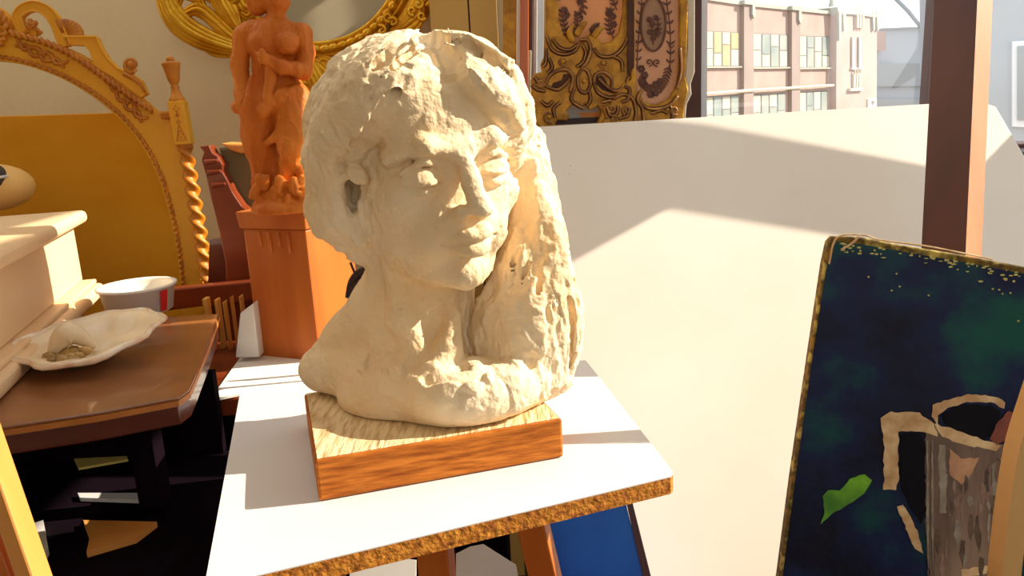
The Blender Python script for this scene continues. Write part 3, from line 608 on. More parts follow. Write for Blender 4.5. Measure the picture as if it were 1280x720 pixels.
# ================================================================== BACK LEFT: HEADBOARD
HP = Plane(aty(130, 200, 1.78), (.10, -1, .05)); hn = HP.n
hb = thing('headboard', (HP.o[0], HP.o[1]+.03, 0), 'carved honey-coloured arched headboard with rope moulding and turned post', 'headboard')
inner = curve([(-160, 110), (-70, 80), (0, 76), (60, 91), (110, 117), (150, 150), (180, 188), (200, 230), (213, 275), (222, 320), (226, 370), (228, 470)], 50)
outer = curve([(-190, 40), (-80, 20), (0, 34), (55, 50), (100, 68), (140, 95), (178, 124), (203, 147)], 36)+[np.array(p) for p in ((219, 150), (224, 180), (238, 250), (250, 330), (258, 400), (262, 470))]
MB().prism([HP.p(*p, .0) for p in outer+inner[::-1]], -hn*.03).obj('arch', 'gold_wood', hb, bevel=.003)
def rope(path, plane, off, r, step, nm, mat, par, wid=1.0):
    P_ = [plane.p(*p, off) for p in path]; m = MB(); acc = 0; 
    m.tube(P_, r*.55, 8)
    for i in range(len(P_)-1):
        d = P_[i+1]-P_[i]; l = np.linalg.norm(d); t = nrm(d); s_ = np.cross(t, plane.n)
        while acc < l:
            c = P_[i]+t*acc; A = nrm(t*.75+s_*.66); Bx = nrm(np.cross(A, plane.n)); m.ball(c, (r*1.35*wid, r*.62, r*.95), 8, 0, (A, Bx, plane.n)); acc += step
        acc -= l
    return m.obj(nm, mat, par, smooth=True)
rope(curve([(17, 42), (60, 54), (100, 74), (140, 103), (170, 124), (190, 137)], 60), HP, .006, .0085, .0125, 'rope_moulding', 'gold_dark', hb)
rope(curve([(-60, 74), (0, 71), (60, 86), (112, 112), (153, 145), (184, 183), (204, 225), (217, 270), (226, 320), (231, 370)], 80), HP, .003, .0055, .0125, 'bead_moulding', 'gold_dark', hb)
for (cx, cy, an) in ((52, 68, .42), (158, 126, .85)):
    cv = MB(); ca, sa = math.cos(an), math.sin(an)
    R_ = lambda pts: [HP.p(cx+ca*x-sa*y, cy+sa*x+ca*y, .003) for x, y in pts]
    for sg_ in (-1, 1):
        cv.tube(R_(curve([(0, 0), (6*sg_, -5), (14*sg_, -3), (20*sg_, 3), (26*sg_, 2), (32*sg_, -3), (34*sg_, -7)], 20)), [.004, .005, .004, .003], 6)
        cv.tube(R_(curve([(0, 2), (7*sg_, 6), (14*sg_, 3), (20*sg_, -3), (27*sg_, 0), (33*sg_, 4)], 18)), [.004, .004, .003], 6)
    for k in range(6): cv.ball(R_([(3.5*math.cos(k*1.05), 3.5*math.sin(k*1.05))])[0], .004, 8)
    cv.obj('scroll_carving', 'gold_dark', hb, smooth=True)
# medallion
md = MB().prism([HP.p(*p, .004) for p in ell(-14, 36, 27, 30, 32)], -hn*.03).obj('medallion', 'gold_wood', hb, bevel=.003)
rope(ell(-14, 36, 23, 27, 48)+[(9, 36)], HP, .008, .0085, .0125, 'rope_ring', 'gold_dark', md)
g = MB()
for k in range(20): g.tube([HP.p(-14+8*math.cos(k*.314), 36+9*math.sin(k*.314), .007), HP.p(-14+16*math.cos(k*.314), 36+19*math.sin(k*.314), .007)], .003, 6)
g.obj('sunburst', 'gold_dark', md, smooth=True)
# crest
def ribbon(path, wid, plane, off, thick):
    P2_ = [np.asarray(p, float) for p in path]; n = len(P2_); Wd = np.interp(np.linspace(0, 1, n), np.linspace(0, 1, len(wid)), wid); L1, R1 = [], []
    for i in range(n):
        d = P2_[min(i+1, n-1)]-P2_[max(i-1, 0)]; d = d/np.hypot(*d); nn = np.array([-d[1], d[0]]); L1.append(P2_[i]+nn*Wd[i]/2); R1.append(P2_[i]-nn*Wd[i]/2)
    m = MB()
    for i in range(n-1): m.prism([plane.p(*q, off) for q in (L1[i], L1[i+1], R1[i+1], R1[i])], -plane.n*thick)
    return m, L1, R1
cr_path = curve([(46, 40), (34, 42), (26, 34), (22, 20), (32, 10), (46, 8), (60, 15), (70, 28), (76, 42), (82, 58)], 36)
m, L1, R1 = ribbon(cr_path, [6, 9, 12, 12, 13, 14], HP, .002, .02)
for L_ in (L1, R1): m.tube([HP.p(*q, .003) for q in L_], .0022, 6)
cr = m.obj('crest_scroll', 'gold_wood', hb)
m = MB().prism(HP.ps([(80, 46), (121, 46), (127, 60), (136, 74), (148, 86), (160, 89), (176, 100), (184, 117), (176, 122), (150, 102), (118, 82), (112, 64), (106, 57), (84, 56)], .002), -hn*.02)
m.tube(HP.ps([(80, 46), (121, 46), (127, 60), (136, 74), (148, 86), (158, 89), (172, 88)], .003), .003, 6)
m.obj('crest_ledge', 'gold_wood', hb)
m = MB().tube(HP.ps(spiral(165, 81, 9.5, 1.6, 1.2, 1, 30), .004), [.005, .004, .003], 8)
m.ball(HP.p(165, 81, .004), .009, 10)
m.tube(HP.ps([(156, 92), (168, 98), (177, 106), (183, 117)], .004), [.006, .005, .002], 8)
m.obj('volute', 'gold_dark', hb, smooth=True)
m = MB()
for k in range(8): a = -1.95+k*.27; m.tube(HP.ps([(80+4*math.cos(a), 45+4*math.sin(a)), (81+12*math.cos(a), 44+10*math.sin(a)), (81+23*math.cos(a), 43+19*math.sin(a))], .0), [.003, .005, .006], 8)
m.obj('fan_shell', 'gold_dark', hb, smooth=True)
m = MB()
for k in range(14): m.ball(HP.p(44+random.uniform(-9, 8), 34+random.uniform(-8, 7), .004), random.uniform(.004, .008), 8)
m.obj('rosette', 'gold_dark', hb, smooth=True)
# post
pa = HP.p(214, 72, .01); pb = HP.p(262, 352, .01); pt = lambda t: pa+(pb-pa)*t
def yof(y): return (y-72)/(352-72.)
post = MB().lathe(pt(yof(178)), pt(1.35), [(i/160, .0125) for i in range(161)], 20, twist=95, lobes=2, amp=.36).obj('twist_column', 'gold_dark', hb, smooth=True)
m = MB(); ax_ = nrm(pb-pa); us = nrm(np.cross(ax_, hn)); px1 = .00178
m.box(pt(yof(151)), (us, hn, ax_), (.0175, .0175, .047)); m.obj('post_block', 'gold_wood', hb, bevel=.003)
m = MB()
for (y, r) in ((134, .004), (150, .0025), (165, .004), (142, .002)):
    for k in range(4): m.ball(pt(yof(y))+hn*.0185+us*math.cos(k*1.57)*r*1.3+ax_*math.sin(k*1.57)*r*1.5, .0022, 6)
m.tube([pt(yof(154))+hn*.018-us*.001, pt(yof(172))+hn*.018-us*.010, pt(yof(172))+hn*.018+us*.010, pt(yof(154))+hn*.018+us*.001], .0011, 6); m.obj('block_carving', 'gold_dark', hb)
m = MB().lathe(pt(yof(125)), pt(yof(68)), [(0, .017), (.06, .016), (.12, .012), (.26, .008), (.30, .010), (.33, .007), (.38, .009), (.44, .012), (.60, .015), (.74, .018), (.78, .020), (.82, .019), (.84, .007), (.87, .005)], 20).ball(pt(yof(75)), .0085, 12); m.obj('urn_finial', 'gold_dark', hb, smooth=True)
m = MB().lathe(pt(yof(177)), pt(yof(183)), [(0, .015), (.3, .0165), (.5, .013), (.8, .016), (1, .012)], 16).obj('collar', 'gold_dark', hb, smooth=True)
MB().box(HP.p(210, 145, .004), (X3, hn, Z3), (.012, .012, .006)).obj('bracket', 'gold_dark', hb, bevel=.002)
# amber board behind
AP = Plane(aty(100, 250, 1.93), (0, -1, .04))
tag(MB().prism([AP.p(-160, 150), AP.p(212, 139), AP.p(232, 480), AP.p(-160, 520)], -AP.n*.018).obj('wooden_board', 'amber', bevel=.002), 'plain amber board leaning behind the arched headboard', 'board')
# ================================================================== OVAL FRAME ON THE WALL
MP = Plane(aty(390, 0, 2.28), (.02, -1, -.05)); mn = MP.n
mi = thing('oval_mirror', MP.p(395, -60), 'gilt oval mirror with leafy scrolled frame hanging behind the wooden figure', 'mirror')
MB().prism(MP.ps(ell(395, -60, 107, 114, 64), -.012), -mn*.006).obj('mirror_glass', 'mirror', mi)
g = MB()
g.tube(MP.ps(ell(395, -60, 108, 115, 96), .0), .008, 10, closed=True).tube(MP.ps(ell(395, -60, 122, 129, 96), -.002), .007, 10, closed=True)
for k in range(64):
    a = k*2*math.pi/64; c = MP.p(395+115*math.cos(a), -60+122*math.sin(a), .004); t = nrm(-math.sin(a)*X3-math.cos(a)*Z3)
    g.ball(c, (.019, .013, .012), 10, 0, (t, np.cross(t, mn), mn))
g.obj('beaded_ring', 'gilt', mi, smooth=True)
def leaf(m, pts, r, off=.0):
    C = curve(pts, 22); Rr = np.interp(np.linspace(0, 1, 22), np.linspace(0, 1, len(r)), r); nb = 5 if max(r) > .018 else 3
    for j in range(nb):
        f_ = (j-(nb-1)/2)/((nb-1)/2)*.78; Q = []
        for i in range(22):
            d = np.array(C[min(i+1, 21)])-np.array(C[max(i-1, 0)]); d = d/(np.hypot(*d)+1e-9); q = np.array(C[i])+np.array([-d[1], d[0]])*f_*Rr[i]/.00228
            Q.append(MP.p(q[0], q[1], off+(1-abs(f_))*max(r)*.35))
        m.tube(Q, list(Rr*(.42 if nb == 5 else .5)), 8)
g = MB()
for pts, r in (([(200, -40), (212, 5), (228, 30), (255, 48), (290, 60), (320, 66)], [.010, .026, .030, .028, .020, .010]),
               ([(228, 20), (250, 12), (270, 26), (296, 48), (330, 62)], [.008, .016, .016, .014, .006]),
               ([(244, 12), (262, 22), (282, 42), (310, 54)], [.012, .012, .010, .006]),
               ([(236, 30), (256, 40), (280, 54), (310, 62)], [.006, .010, .010, .005]),
               ([(205, -20), (212, 14), (222, 34), (236, 43)], [.016, .018, .014, .004]),
               ([(222, 8), (230, -6), (246, -2), (254, 8), (250, 12)], [.010, .012, .012, .006]),
               ([(255, 58), (270, 66), (290, 68), (296, 66)], [.006, .009, .008, .004]),
               ([(266, 12), (271, 24), (283, 34), (300, 44)], [.001, .006, .008, .006]),
               ([(272, -40), (278, -5), (290, 18), (300, 34)], [.030, .030, .024, .010]),
               ([(300, -10), (308, 8), (318, 10), (312, 20), (304, 16)], [.014, .014, .012, .008]),
               ([(240, -45), (268, -12), (292, -8), (306, -20)], [.02, .03, .03, .02])): leaf(g, pts, r, .012)
for c in ((291, 69), (294, 88), (245, 36), (228, 36)): g.ball(MP.p(*c, .01), .008, 8)
g.obj('acanthus_scroll', 'gilt', mi, smooth=True)
g = MB()
for pts, r in (([(378, 78), (392, 98), (398, 120), (392, 150)], [.03, .03, .024, .01]),
               ([(430, 76), (420, 90), (404, 108), (396, 130)], [.02, .022, .02, .008]),
               ([(386, 76), (400, 82), (408, 92), (402, 102)], [.010, .012, .012, .008]),
               ([(396, 84), (404, 74), (414, 80), (408, 90)], [.008, .010, .010, .006]),
               ([(412, 88), (407, 96), (411, 106), (402, 112)], [.008, .010, .010, .006]),
               ([(350, 78), (364, 96), (382, 104), (396, 100)], [.03, .03, .02, .01]),
               ([(360, 76), (378, 84), (392, 82)], [.02, .024, .01]),
               ([(436, 80), (455, 70), (472, 60), (490, 50)], [.010, .014, .014, .008])): leaf(g, pts, r, .004)
g.obj('lower_leaf_cluster', 'gilt', mi, smooth=True)
g = MB()
for k in range(6): leaf(g, [(478+k*2, 52-k*2), (500+k*3, 42-k*7), (520+k*2, 30-k*12), (528+k, 12-k*14)], [.006, .012, .014, .008], .0)
for c in ((524, 6), (516, 14), (528, 20), (540, 8), (486, 22), (492, 28), (474, 46), (478, 38)): g.tube(MP.ps(spiral(c[0], c[1], 6, 1.2, random.random()*6), .014), [.006, .004], 8)
g.prism(MP.ps([(490, 20), (512, -8), (544, -40), (545, -6), (534, 22), (522, 38), (498, 50), (478, 56)], -.004), -mn*.015)
g.obj('side_leaf_cluster', 'gilt', mi, smooth=True)
# ================================================================== STATUE + PEDESTAL
ZW = aty(350, 452, 1.33)[2]                              # low table height
DS = 1.33
def T_(px, py, d=0.): return aty(px, py, DS+d)
pxs = DS/1000
S = Sdf(np.minimum(T_(270, 300), T_(270, -60))-[.02, .12, 0], np.maximum(T_(420, -60), T_(420, 300))+[.02, .12, 0], .0019)
k_ = lambda r: r*pxs
S.ell(T_(342, -12), (k_(17), k_(19), k_(23)), None, .006)
S.ell(T_(347, -4, -.008), (k_(13), k_(15), k_(17)), None, .006)
S.ell(T_(322, -4, .01), (k_(14), k_(14), k_(22)), None, .01)
S.cone(T_(347, 12), k_(8), T_(346, 34), k_(10), .01)
S.cone(T_(312, 42), k_(13), T_(368, 42), k_(12), .012)
S.ell(T_(342, 52, -.0), (k_(32), k_(20), k_(26)), None, .012)
for px in (326, 357): S.ell(T_(px, 55, -.018), (k_(13), k_(12), k_(12)), None, .010)
S.ell(T_(342, 85), (k_(25), k_(17), k_(26)), None, .014)
S.ell(T_(344, 118), (k_(33), k_(21), k_(25)), None, .014)
S.chain([T_(303, 44), T_(300, 80, .005), T_(304, 118, -.005), T_(306, 132, -.012)], [k_(10), k_(9), k_(8), k_(9)], .004)
S.chain([T_(378, 42), T_(383, 66), T_(380, 88, -.012)], [k_(10.5), k_(9), k_(9.5)], .004)
S.chain([T_(380, 88, -.012), T_(352, 84, -.034), T_(334, 74, -.034)], [k_(9), k_(7), k_(5)], .004)
for j, (x, y) in enumerate(((320, 66), (321, 70), (322, 75), (325, 79))): S.chain([T_(334, 71+j*2.5, -.038), T_(327, 67+j*3, -.044), T_(x, y, -.040)], [k_(2.6), k_(2.3), k_(1.8)], .002)
S.cone(T_(333, 74, -.040), k_(2.6), T_(328, 64, -.046), k_(2.2), .002)
# drapery held at the hip
for i in range(7): S.chain([T_(318+i*5, 96+i*2, -.018), T_(312+i*6, 122+3*(i % 3), -.028), T_(306+i*7, 143-2*abs(i-2)+3*(i % 2), -.03)], [k_(3.2), k_(4.6), k_(3.6)], .003)
S.chain([T_(296, 134, -.006), T_(330, 139, -.034), T_(352, 118, -.036), T_(372, 112, -.026)], [k_(6), k_(7), k_(5), k_(4)], .004)
S.chain([T_(340, 76, -.026), T_(338, 98, -.030), T_(336, 124, -.036)], [k_(5), k_(5), k_(6)], .003)
# legs
S.chain([T_(328, 132), T_(326, 170, .0), T_(330, 205, .006), T_(332, 250, .012)], [k_(22), k_(19), k_(15), k_(11)], .01, n=8)
S.chain([T_(364, 126, -.004), T_(367, 158, -.018), T_(364, 180, -.030)], [k_(22), k_(18), k_(15)], .01, n=6)
S.chain([T_(364, 180, -.030), T_(362, 210, -.01), T_(352, 246, -.012)], [k_(14), k_(12), k_(10)], .006)
S.chain([T_(330, 180, -.022), T_(344, 172, -.036), T_(352, 156, -.034)], [k_(3), k_(5), k_(4)], .004)
S.ell(T_(356, 262, -.018), (k_(40), k_(30), k_(16)), None, .006); S.ell(T_(352, 215, .008), (k_(20), k_(14), k_(45)), None, .008); S.ell(T_(358, 245, -.006), (k_(34), k_(26), k_(20)), None, .006)
for i in range(34):
    x = random.uniform(320, 394); y = random.uniform(222, 258); dd_ = -.044+.0005*abs(x-356); S.cone(T_(x, y, dd_), k_(4.5), T_(x+random.uniform(-9, 9), y+random.uniform(4, 12), dd_-.003), k_(3), .002)
S.chain([T_(376, 176, -.0), T_(388, 215, .0), T_(396, 254, -.01)], [k_(9), k_(11), k_(10)], .006)
S.chain([T_(350, 224, -.035), T_(368, 240, -.04), T_(394, 250, -.03)], [k_(3), k_(3.6), k_(4)], .003)
for i in range(6): S.chain([T_(366+i*3, 196+i*3, -.020), T_(374+i*3, 222, -.022), T_(382+i*2, 246, -.025)], [k_(2), k_(3), k_(2.6)], .002)
ptop = T_(350, 264)[2]; S.cut((0, 0, ptop), -Z3)
P, Fq = S.mesh(); P = relax(P, Fq, 1); Nn = vnormals(P, Fq)
fac = terr(vnoise(P+3, (80, 80, 36)), 4)*.0055-.002+terr(vnoise(P+8, (170, 170, 70)), 3)*.0016
P = P+Nn*(fac*np.clip((P[:, 2]-ptop)/.01, 0, 1))[:, None]
stt = npmesh('wooden_statue', P, Fq, 'statue', origin=(T_(350, 264)[0], DS, ptop)); tag(stt, 'reddish carved wooden standing figure with one arm across the waist', 'statue')
q4 = [atz(x, y, ptop) for x, y in ((303, 275), (396, 266), (422, 243), (318, 250))]
cen = sum(q4)/4; ang = math.atan2(*(q4[1]-q4[0])[:2][::-1]); pu = np.array([math.cos(ang), math.sin(ang), 0]); pv = np.array([-pu[1], pu[0], 0])
PZ = Plane(T_(303, 275), (.05, -1, 0))
hw = np.linalg.norm(q4[1]-q4[0])/2
cen = T_(350, 270)+np.array([0.012, .065, 0])
yaw = math.radians(-24); pu = np.array([math.cos(yaw), math.sin(yaw), 0]); pv = np.array([-pu[1], pu[0], 0])
pd = thing('pedestal', (cen[0], cen[1], ZW), 'square red-brown wooden pedestal under the carved figure', 'pedestal')
def frust(m, c, z0, h0, z1, h1, mi=0):
    vs = [np.array([c[0], c[1], z])+pu*hh*i+pv*hh*j for z, hh in ((z0, h0), (z1, h1)) for i, j in ((-1, -1), (1, -1), (1, 1), (-1, 1))]
    return m.add(vs, [(3, 2, 1, 0), (4, 5, 6, 7), (0, 1, 5, 4), (1, 2, 6, 5), (2, 3, 7, 6), (3, 0, 4, 7)], mi)
frust(MB(), cen, ZW, .066, ptop-.03, .066).obj('shaft', 'pedestal', pd, bevel=.004)
frust(MB(), cen, ptop-.03, .070, ptop-.0005, .073).obj('cap', 'pedestal', pd, bevel=.003)
m = MB()
for i in range(4):
    t = -.03+.02*i; m.tube([cen+pu*t-pv*.067+Z3*(ptop-cen[2]-.035), cen+pu*t-pv*.067+Z3*(ptop-cen[2]-.06-.01*(i % 2))], .003, 6)
m.obj('flute', 'deep_orange', pd, smooth=True)
# ================================================================== BACK TABLE + CLUTTER BEHIND THE STAND
tb = thing('low_cabinet', (-.32, 1.43, 0), 'low dark red cabinet with added black shade body behind the white-topped stand', 'cabinet')
MB().abox((-.66, 1.16, ZW-.03), (-.02, 1.48, ZW)).obj('cabinet_top', 'red_wood', tb, bevel=.004)
MB().abox((-.65, 1.18, 0), (-.03, 1.47, ZW-.03)).obj('shade_body', 'black', tb, bevel=.004)  # black fill added as the darkness below the low top
def sheet(name, pts, z, mat, th, label, cat, group=None):
    return tag(MB().prism([atz(x, y, z+th) for x, y in pts], -Z3*(th-.0004)).obj(name, mat), label, cat, group)
sheet('paper_sheet', [(262, 500), (300, 447), (392, 440), (470, 455), (470, 486), (300, 492)], ZW, 'paper', .004, 'white paper sheets on the dark red cabinet behind the stand', 'paper')
# white box piece, yellow wood bits, red plank
m = MB(); c = atz(308, 452, ZW+.004); m.prism([aty(294, 447, c[1]), aty(300, 392, c[1]), aty(316, 380, c[1]), aty(324, 447, c[1])], (0, .03, 0))
tag(m.obj('white_bracket', 'greypaper', bevel=.002), 'white tapered card standing beside the red-brown pedestal', 'card')
BW = 1.40
for k, (x0, x1, y0, y1, dd) in enumerate(((252, 268, 374, 446, .0), (271, 277, 375, 446, .02), (279, 287, 378, 446, .01), (287, 297, 372, 446, .0), (298, 309, 371, 440, .03))):
    a = aty(x0, y0, BW+dd); b = aty(x1, y1, BW+dd)
    tag(MB().abox((a[0], BW+dd, ZW), (b[0], BW+dd+.02, a[2])).obj('wood_offcut', 'yellow_wood', bevel=.0015), ['widest yellow wood offcut at the left of the upright row', 'thin yellow wood offcut second from the left of the row', 'yellow wood offcut in the middle of the upright row', 'yellow wood offcut second from the right of the row', 'yellow wood offcut nearest the pedestal in the row'][k], 'offcut', 'upright wood offcuts behind the brown table')
a = aty(208, 362, 1.50); b = aty(320, 352, 1.50)
tag(MB().prism([aty(200, 362, 1.50), aty(330, 350, 1.50), aty(330, 374, 1.50), aty(200, 390, 1.50)], (0, .025, 0)).obj('wooden_rail', 'red_wood', bevel=.004), 'glossy dark red rail lying across behind the white tub', 'rail')
# iron tool + card to the right of the pedestal
m = MB()
zc = 1.45
for pts, r in (([(436, 372), (440, 352), (450, 340), (462, 336)], .006), ([(442, 358), (452, 352), (466, 350)], .008), ([(438, 328), (444, 342), (452, 352), (456, 364)], .002), ([(446, 340), (452, 352)], .003)):
    m.tube([aty(x, y, 1.22) for x, y in curve(pts, 12)], r, 8)
m.tube([aty(x, y, 1.22) for x, y in ((438, 370), (440, 400), (441, 468))], .004, 8)
tag(m.obj('iron_tool', 'iron', smooth=True), 'dark curved iron tool standing behind the neck of the bust', 'tool')
tag(MB().prism([aty(434, 372, 1.25), aty(470, 366, 1.25), aty(470, 455, 1.25), aty(434, 455, 1.25)], (0, .004, 0)).obj('white_card', 'paper'), 'white card standing between the pedestal and the bust', 'card')
# carved chair behind statue
CH = 1.56
ch = thing('carved_chair', (aty(285, 300, CH)[0], CH, 0), 'dark carved armchair with olive back seen beside the twisted bedpost', 'chair')
m = MB().prism([aty(x, y, CH) for x, y in ((249, 183), (261, 182), (266, 192), (272, 196), (278, 206), (277, 214), (283, 224), (290, 240), (302, 258), (316, 268), (322, 300), (330, 480), (285, 480), (282, 330), (274, 290), (264, 250), (258, 222), (252, 200), (255, 190))], (0, .035, 0))
for y, x in ((203, 270), (216, 273), (232, 279)): m.tube([aty(x-14, y, CH-.003), aty(x+3, y-2, CH-.003)], [.006, .004], 8)
m.obj('carved_stile', 'red_wood', ch, bevel=.005)
MB().prism([aty(x, y, CH+.04) for x, y in ((273, 184), (300, 190), (345, 192), (345, 345), (300, 345), (286, 230))], (0, .03, 0)).obj('backrest', 'olive', ch, bevel=.004)
MB().prism([aty(x, y, CH+.02) for x, y in ((275, 179), (300, 180), (346, 176), (346, 190), (300, 192), (288, 188))], (0, .06, 0)).obj('top_rail', 'orange_wood', ch, bevel=.004)
MB().prism([aty(x, y, CH+.05) for x, y in ((262, 300), (340, 290), (340, 480), (255, 480))], (0, .03, 0)).obj('side_panel', 'table_side', ch)
# ================================================================== LEFT SIDE TABLE
ZL = H-.33
lt = thing('side_table', (-.62, 1.1, 0), 'worn reddish-brown side table at the left holding the shell and tub', 'table')
tp = [atz(x, y, ZL) for x, y in ((-90, 560), (0, 534), (120, 516), (222, 497), (236, 487), (243, 472), (262, 425), (274, 392), (150, 400), (-60, 408))]
MB().prism(tp, -Z3*.004).obj('table_top', 'table_top', lt, bevel=.0015)
cn = sum(tp)/len(tp); t2 = [p-Z3*.004+(p-cn)*.006 for p in tp]
MB().prism(t2, -Z3*.007).obj('worn_edge', 'table_edge', lt)
t3 = [cn+(p-cn)*.985-Z3*.010 for p in tp]
MB().prism(t3, -Z3*.026).obj('apron', 'table_side', lt, bevel=.002)
for px_, py_ in ((-20, 520), (190, 490), (235, 425), (-10, 420)):
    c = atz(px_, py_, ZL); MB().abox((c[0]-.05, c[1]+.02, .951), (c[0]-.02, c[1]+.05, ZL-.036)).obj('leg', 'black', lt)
MB().abox((-1.35, 1.13, .951), (-.45, 1.145, ZL-.04)).obj('shade_panel', 'black', lt)  # black panel added to close a bright gap under the table
# shell
sc_ = atz(100, 462, ZL); sc_[2] = ZL
sh = thing('sea_shell', sc_, 'large pale sea shell with open hollow on the brown side table', 'shell')
m = MB(); n1, n2 = 40, 16; c0 = atz(116, 448, ZL)
ox, oy = np.array([.97, .22, 0]), np.array([-.22, .97, 0])
vs = []; fs = []
for i in range(n2+1):
    r = i/n2
    for k in range(n1):
        a = 2*math.pi*k/n1; lob = 1+.05*math.sin(9*a)+.03*math.sin(4*a+1)
        x = .095*r*lob*math.cos(a); y = .105*r*lob*math.sin(a)
        z = .004+.030*(r**2)*(1+.35*math.cos(a-.9))+.0025*math.sin(14*r+a*2)
        vs.append(c0+ox*(x)+oy*y+Z3*z)
for i in range(n2):
    for k in range(n1): k2 = (k+1) % n1; fs.append((i*n1+k, i*n1+k2, (i+1)*n1+k2, (i+1)*n1+k))
m.add(vs, fs); bl = m.obj('shell_body', 'shell', sh, smooth=True)
sm = bl.modifiers.new('thick', 'SOLIDIFY'); sm.thickness = .004
m = MB(); m.tube([vs[n2*n1+k] for k in range(n1)], [.0035, .005, .003, .006, .003, .005, .0035], 8, closed=True); m.obj('shell_rim', 'nacre', sh, smooth=True)
m = MB()
for k in range(16):
    a = random.random()*6.28; r = random.random()**.5; m.ball(c0+ox*(-.028+.030*r*math.cos(a))+oy*(-.03+.034*r*math.sin(a))+Z3*(.010+random.random()*.008), (.010, .008, .007), 8)
m.obj('hollow', 'shell_in', sh, smooth=True)
m = MB(); m.tube([c0+ox*(-.05+.02*t)+oy*(-.01+.006*t)+Z3*(.012+.028*math.sin(t*1.2)) for t in np.linspace(0, 2.6, 14)], [.006, .014, .018, .012, .004], 10); m.obj('whorl', 'shell', sh, smooth=True)
# white tub
tcn = atz(160, 398, ZL)+np.array([0, .05, 0]); tcn[2] = ZL
tubc = thing('plastic_tub', tcn, 'round white plastic tub with a red printed stripe behind the shell', 'tub')
MB().lathe(tcn, tcn+Z3*.048, [(0, .05), (.05, .054), (.9, .062), (.92, .066), (1.0, .066), (1.0, .060), (.9, .058), (.12, .050), (.1, .001)], 40).obj('tub_body', 'white', tubc, smooth=True)
m = MB(); vs = []
for a in (-.55, -.42, -.30):
    for z in (.004, .041): vs.append(tcn+np.array([math.cos(a), math.sin(a), 0])*(.0545+.0085*z/.043+.001)+Z3*z)
m.add(vs, [(0, 2, 3, 1), (2, 4, 5, 3)]); m.obj('printed_stripe', 'red', tubc)
# moulded peach box on the table
dx = np.array([-math.sin(math.radians(15)), math.cos(math.radians(15)), 0]); dn = np.array([dx[1], -dx[0], 0])
fc_ = atz(133, 368, ZL)                                  # far right bottom corner
pb_ = thing('moulded_box', (fc_-dx*.35-dn*.2), 'peach painted wooden box with moulded top and base at the left edge', 'box')
def slab(ins, z0, z1, nm, bv, L1=.75, W1=.42):
    a = fc_-dn*ins-dx*ins*.3; b = a-dx*(L1-ins); c = b-dn*(W1-ins); d = a-dn*(W1-ins)
    return MB().prism([np.array([p[0], p[1], ZL+z0]) for p in (a, b, c, d)], Z3*(z1-z0)).obj(nm, 'peach', pb_, bevel=bv, bseg=4)
hh_ = (368-258)/1000*fc_[1]
slab(0, .0005, .026, 'base_moulding', .010); slab(.012, .026, .034, 'base_fillet', .003)
slab(.034, .034, hh_-.030, 'box_body', .004); slab(.026, hh_-.030, hh_-.024, 'top_fillet', .002); slab(.008, hh_-.024, hh_, 'top_moulding', .010)
# tan rounded head-like bag on the box, dark cap
bz = ZL+hh_
bc = atz(8, 262, bz); bc = bc+np.array([-.02, 0, 0])
dk = thing('tan_ornament', (bc[0], bc[1], bz), 'rounded tan ornament with dark grey banded cap at the left edge', 'ornament')
r_ = bc[1]/1000
MB().ball((bc[0], bc[1], bz+r_*28), (r_*50, r_*40, r_*29), 24).obj('body', 'tan_body', dk, smooth=True)
MB().ball((bc[0]-r_*6, bc[1]-r_*22, bz+r_*40), (r_*40, r_*34, r_*24), 24).obj('cap', 'char', dk, smooth=True)
MB().tube([(bc[0]-r_*6+r_*40*math.cos(a), bc[1]-r_*22+r_*34.5*math.sin(a), bz+r_*42) for a in np.linspace(0, 2*math.pi, 33)[:-1]], r_*1.8, 8, closed=True).obj('cap_band', 'greypaper', dk, smooth=True)
# ================================================================== DARK LOWER LEFT
bk = thing('shade_box', (-.95, .8, 0), 'added black box standing in for the dark void under the side table', 'chest')  # added near-black box, its colour stands for deep shade at lower left
ZK = .95
MB().abox((-1.5, .68, .0), (-.41, 1.15, ZK)).obj('shade_box_body', 'black', bk, bevel=.01)
def scrap(pts, lift, mat, label, name='paper_scrap', g='scraps on the black chest'):
    return tag(MB().prism([atz(x, y, ZK+lift) for x, y in pts], -Z3*(lift-.0005)).obj(name, mat), label, 'paper', g)
scrap([(92, 572), (120, 560), (154, 553), (160, 574), (98, 585)], .004, 'yellowpaper', 'yellow paper scrap lying highest in the dark at left')
scrap([(97, 616), (181, 616), (186, 625), (100, 622)], .006, 'greypaper', 'thin grey strip lying below the yellow scrap')
scrap([(104, 650), (196, 652), (170, 672), (108, 690), (112, 672)], .008, 'orange_wood', 'peach torn card lying lowest in the dark')
scrap([(38, 655), (54, 650), (60, 684), (54, 696), (42, 676)], .010, 'greypaper', 'small grey scrap beside the slanted orange leg')
# easel leg at far left
ez = thing('easel', (-.5, .6, 0), 'slanted orange wooden easel leg at the lower left corner', 'easel')
a = aty(-42, 475, .62); b = aty(48, 735, .60); d_ = (b-a)/(a[2]-b[2]); b0 = a+d_*a[2]
slant(a, b0, .0075, .012, 'orange_wood', 'front_leg', 0, ez)
a = aty(-80, 500, .63); b = aty(13, 735, .61); d_ = (b-a)/(a[2]-b[2]); slant(a, a+d_*a[2], .012, .01, 'deep_orange', 'rear_leg', 0, ez)
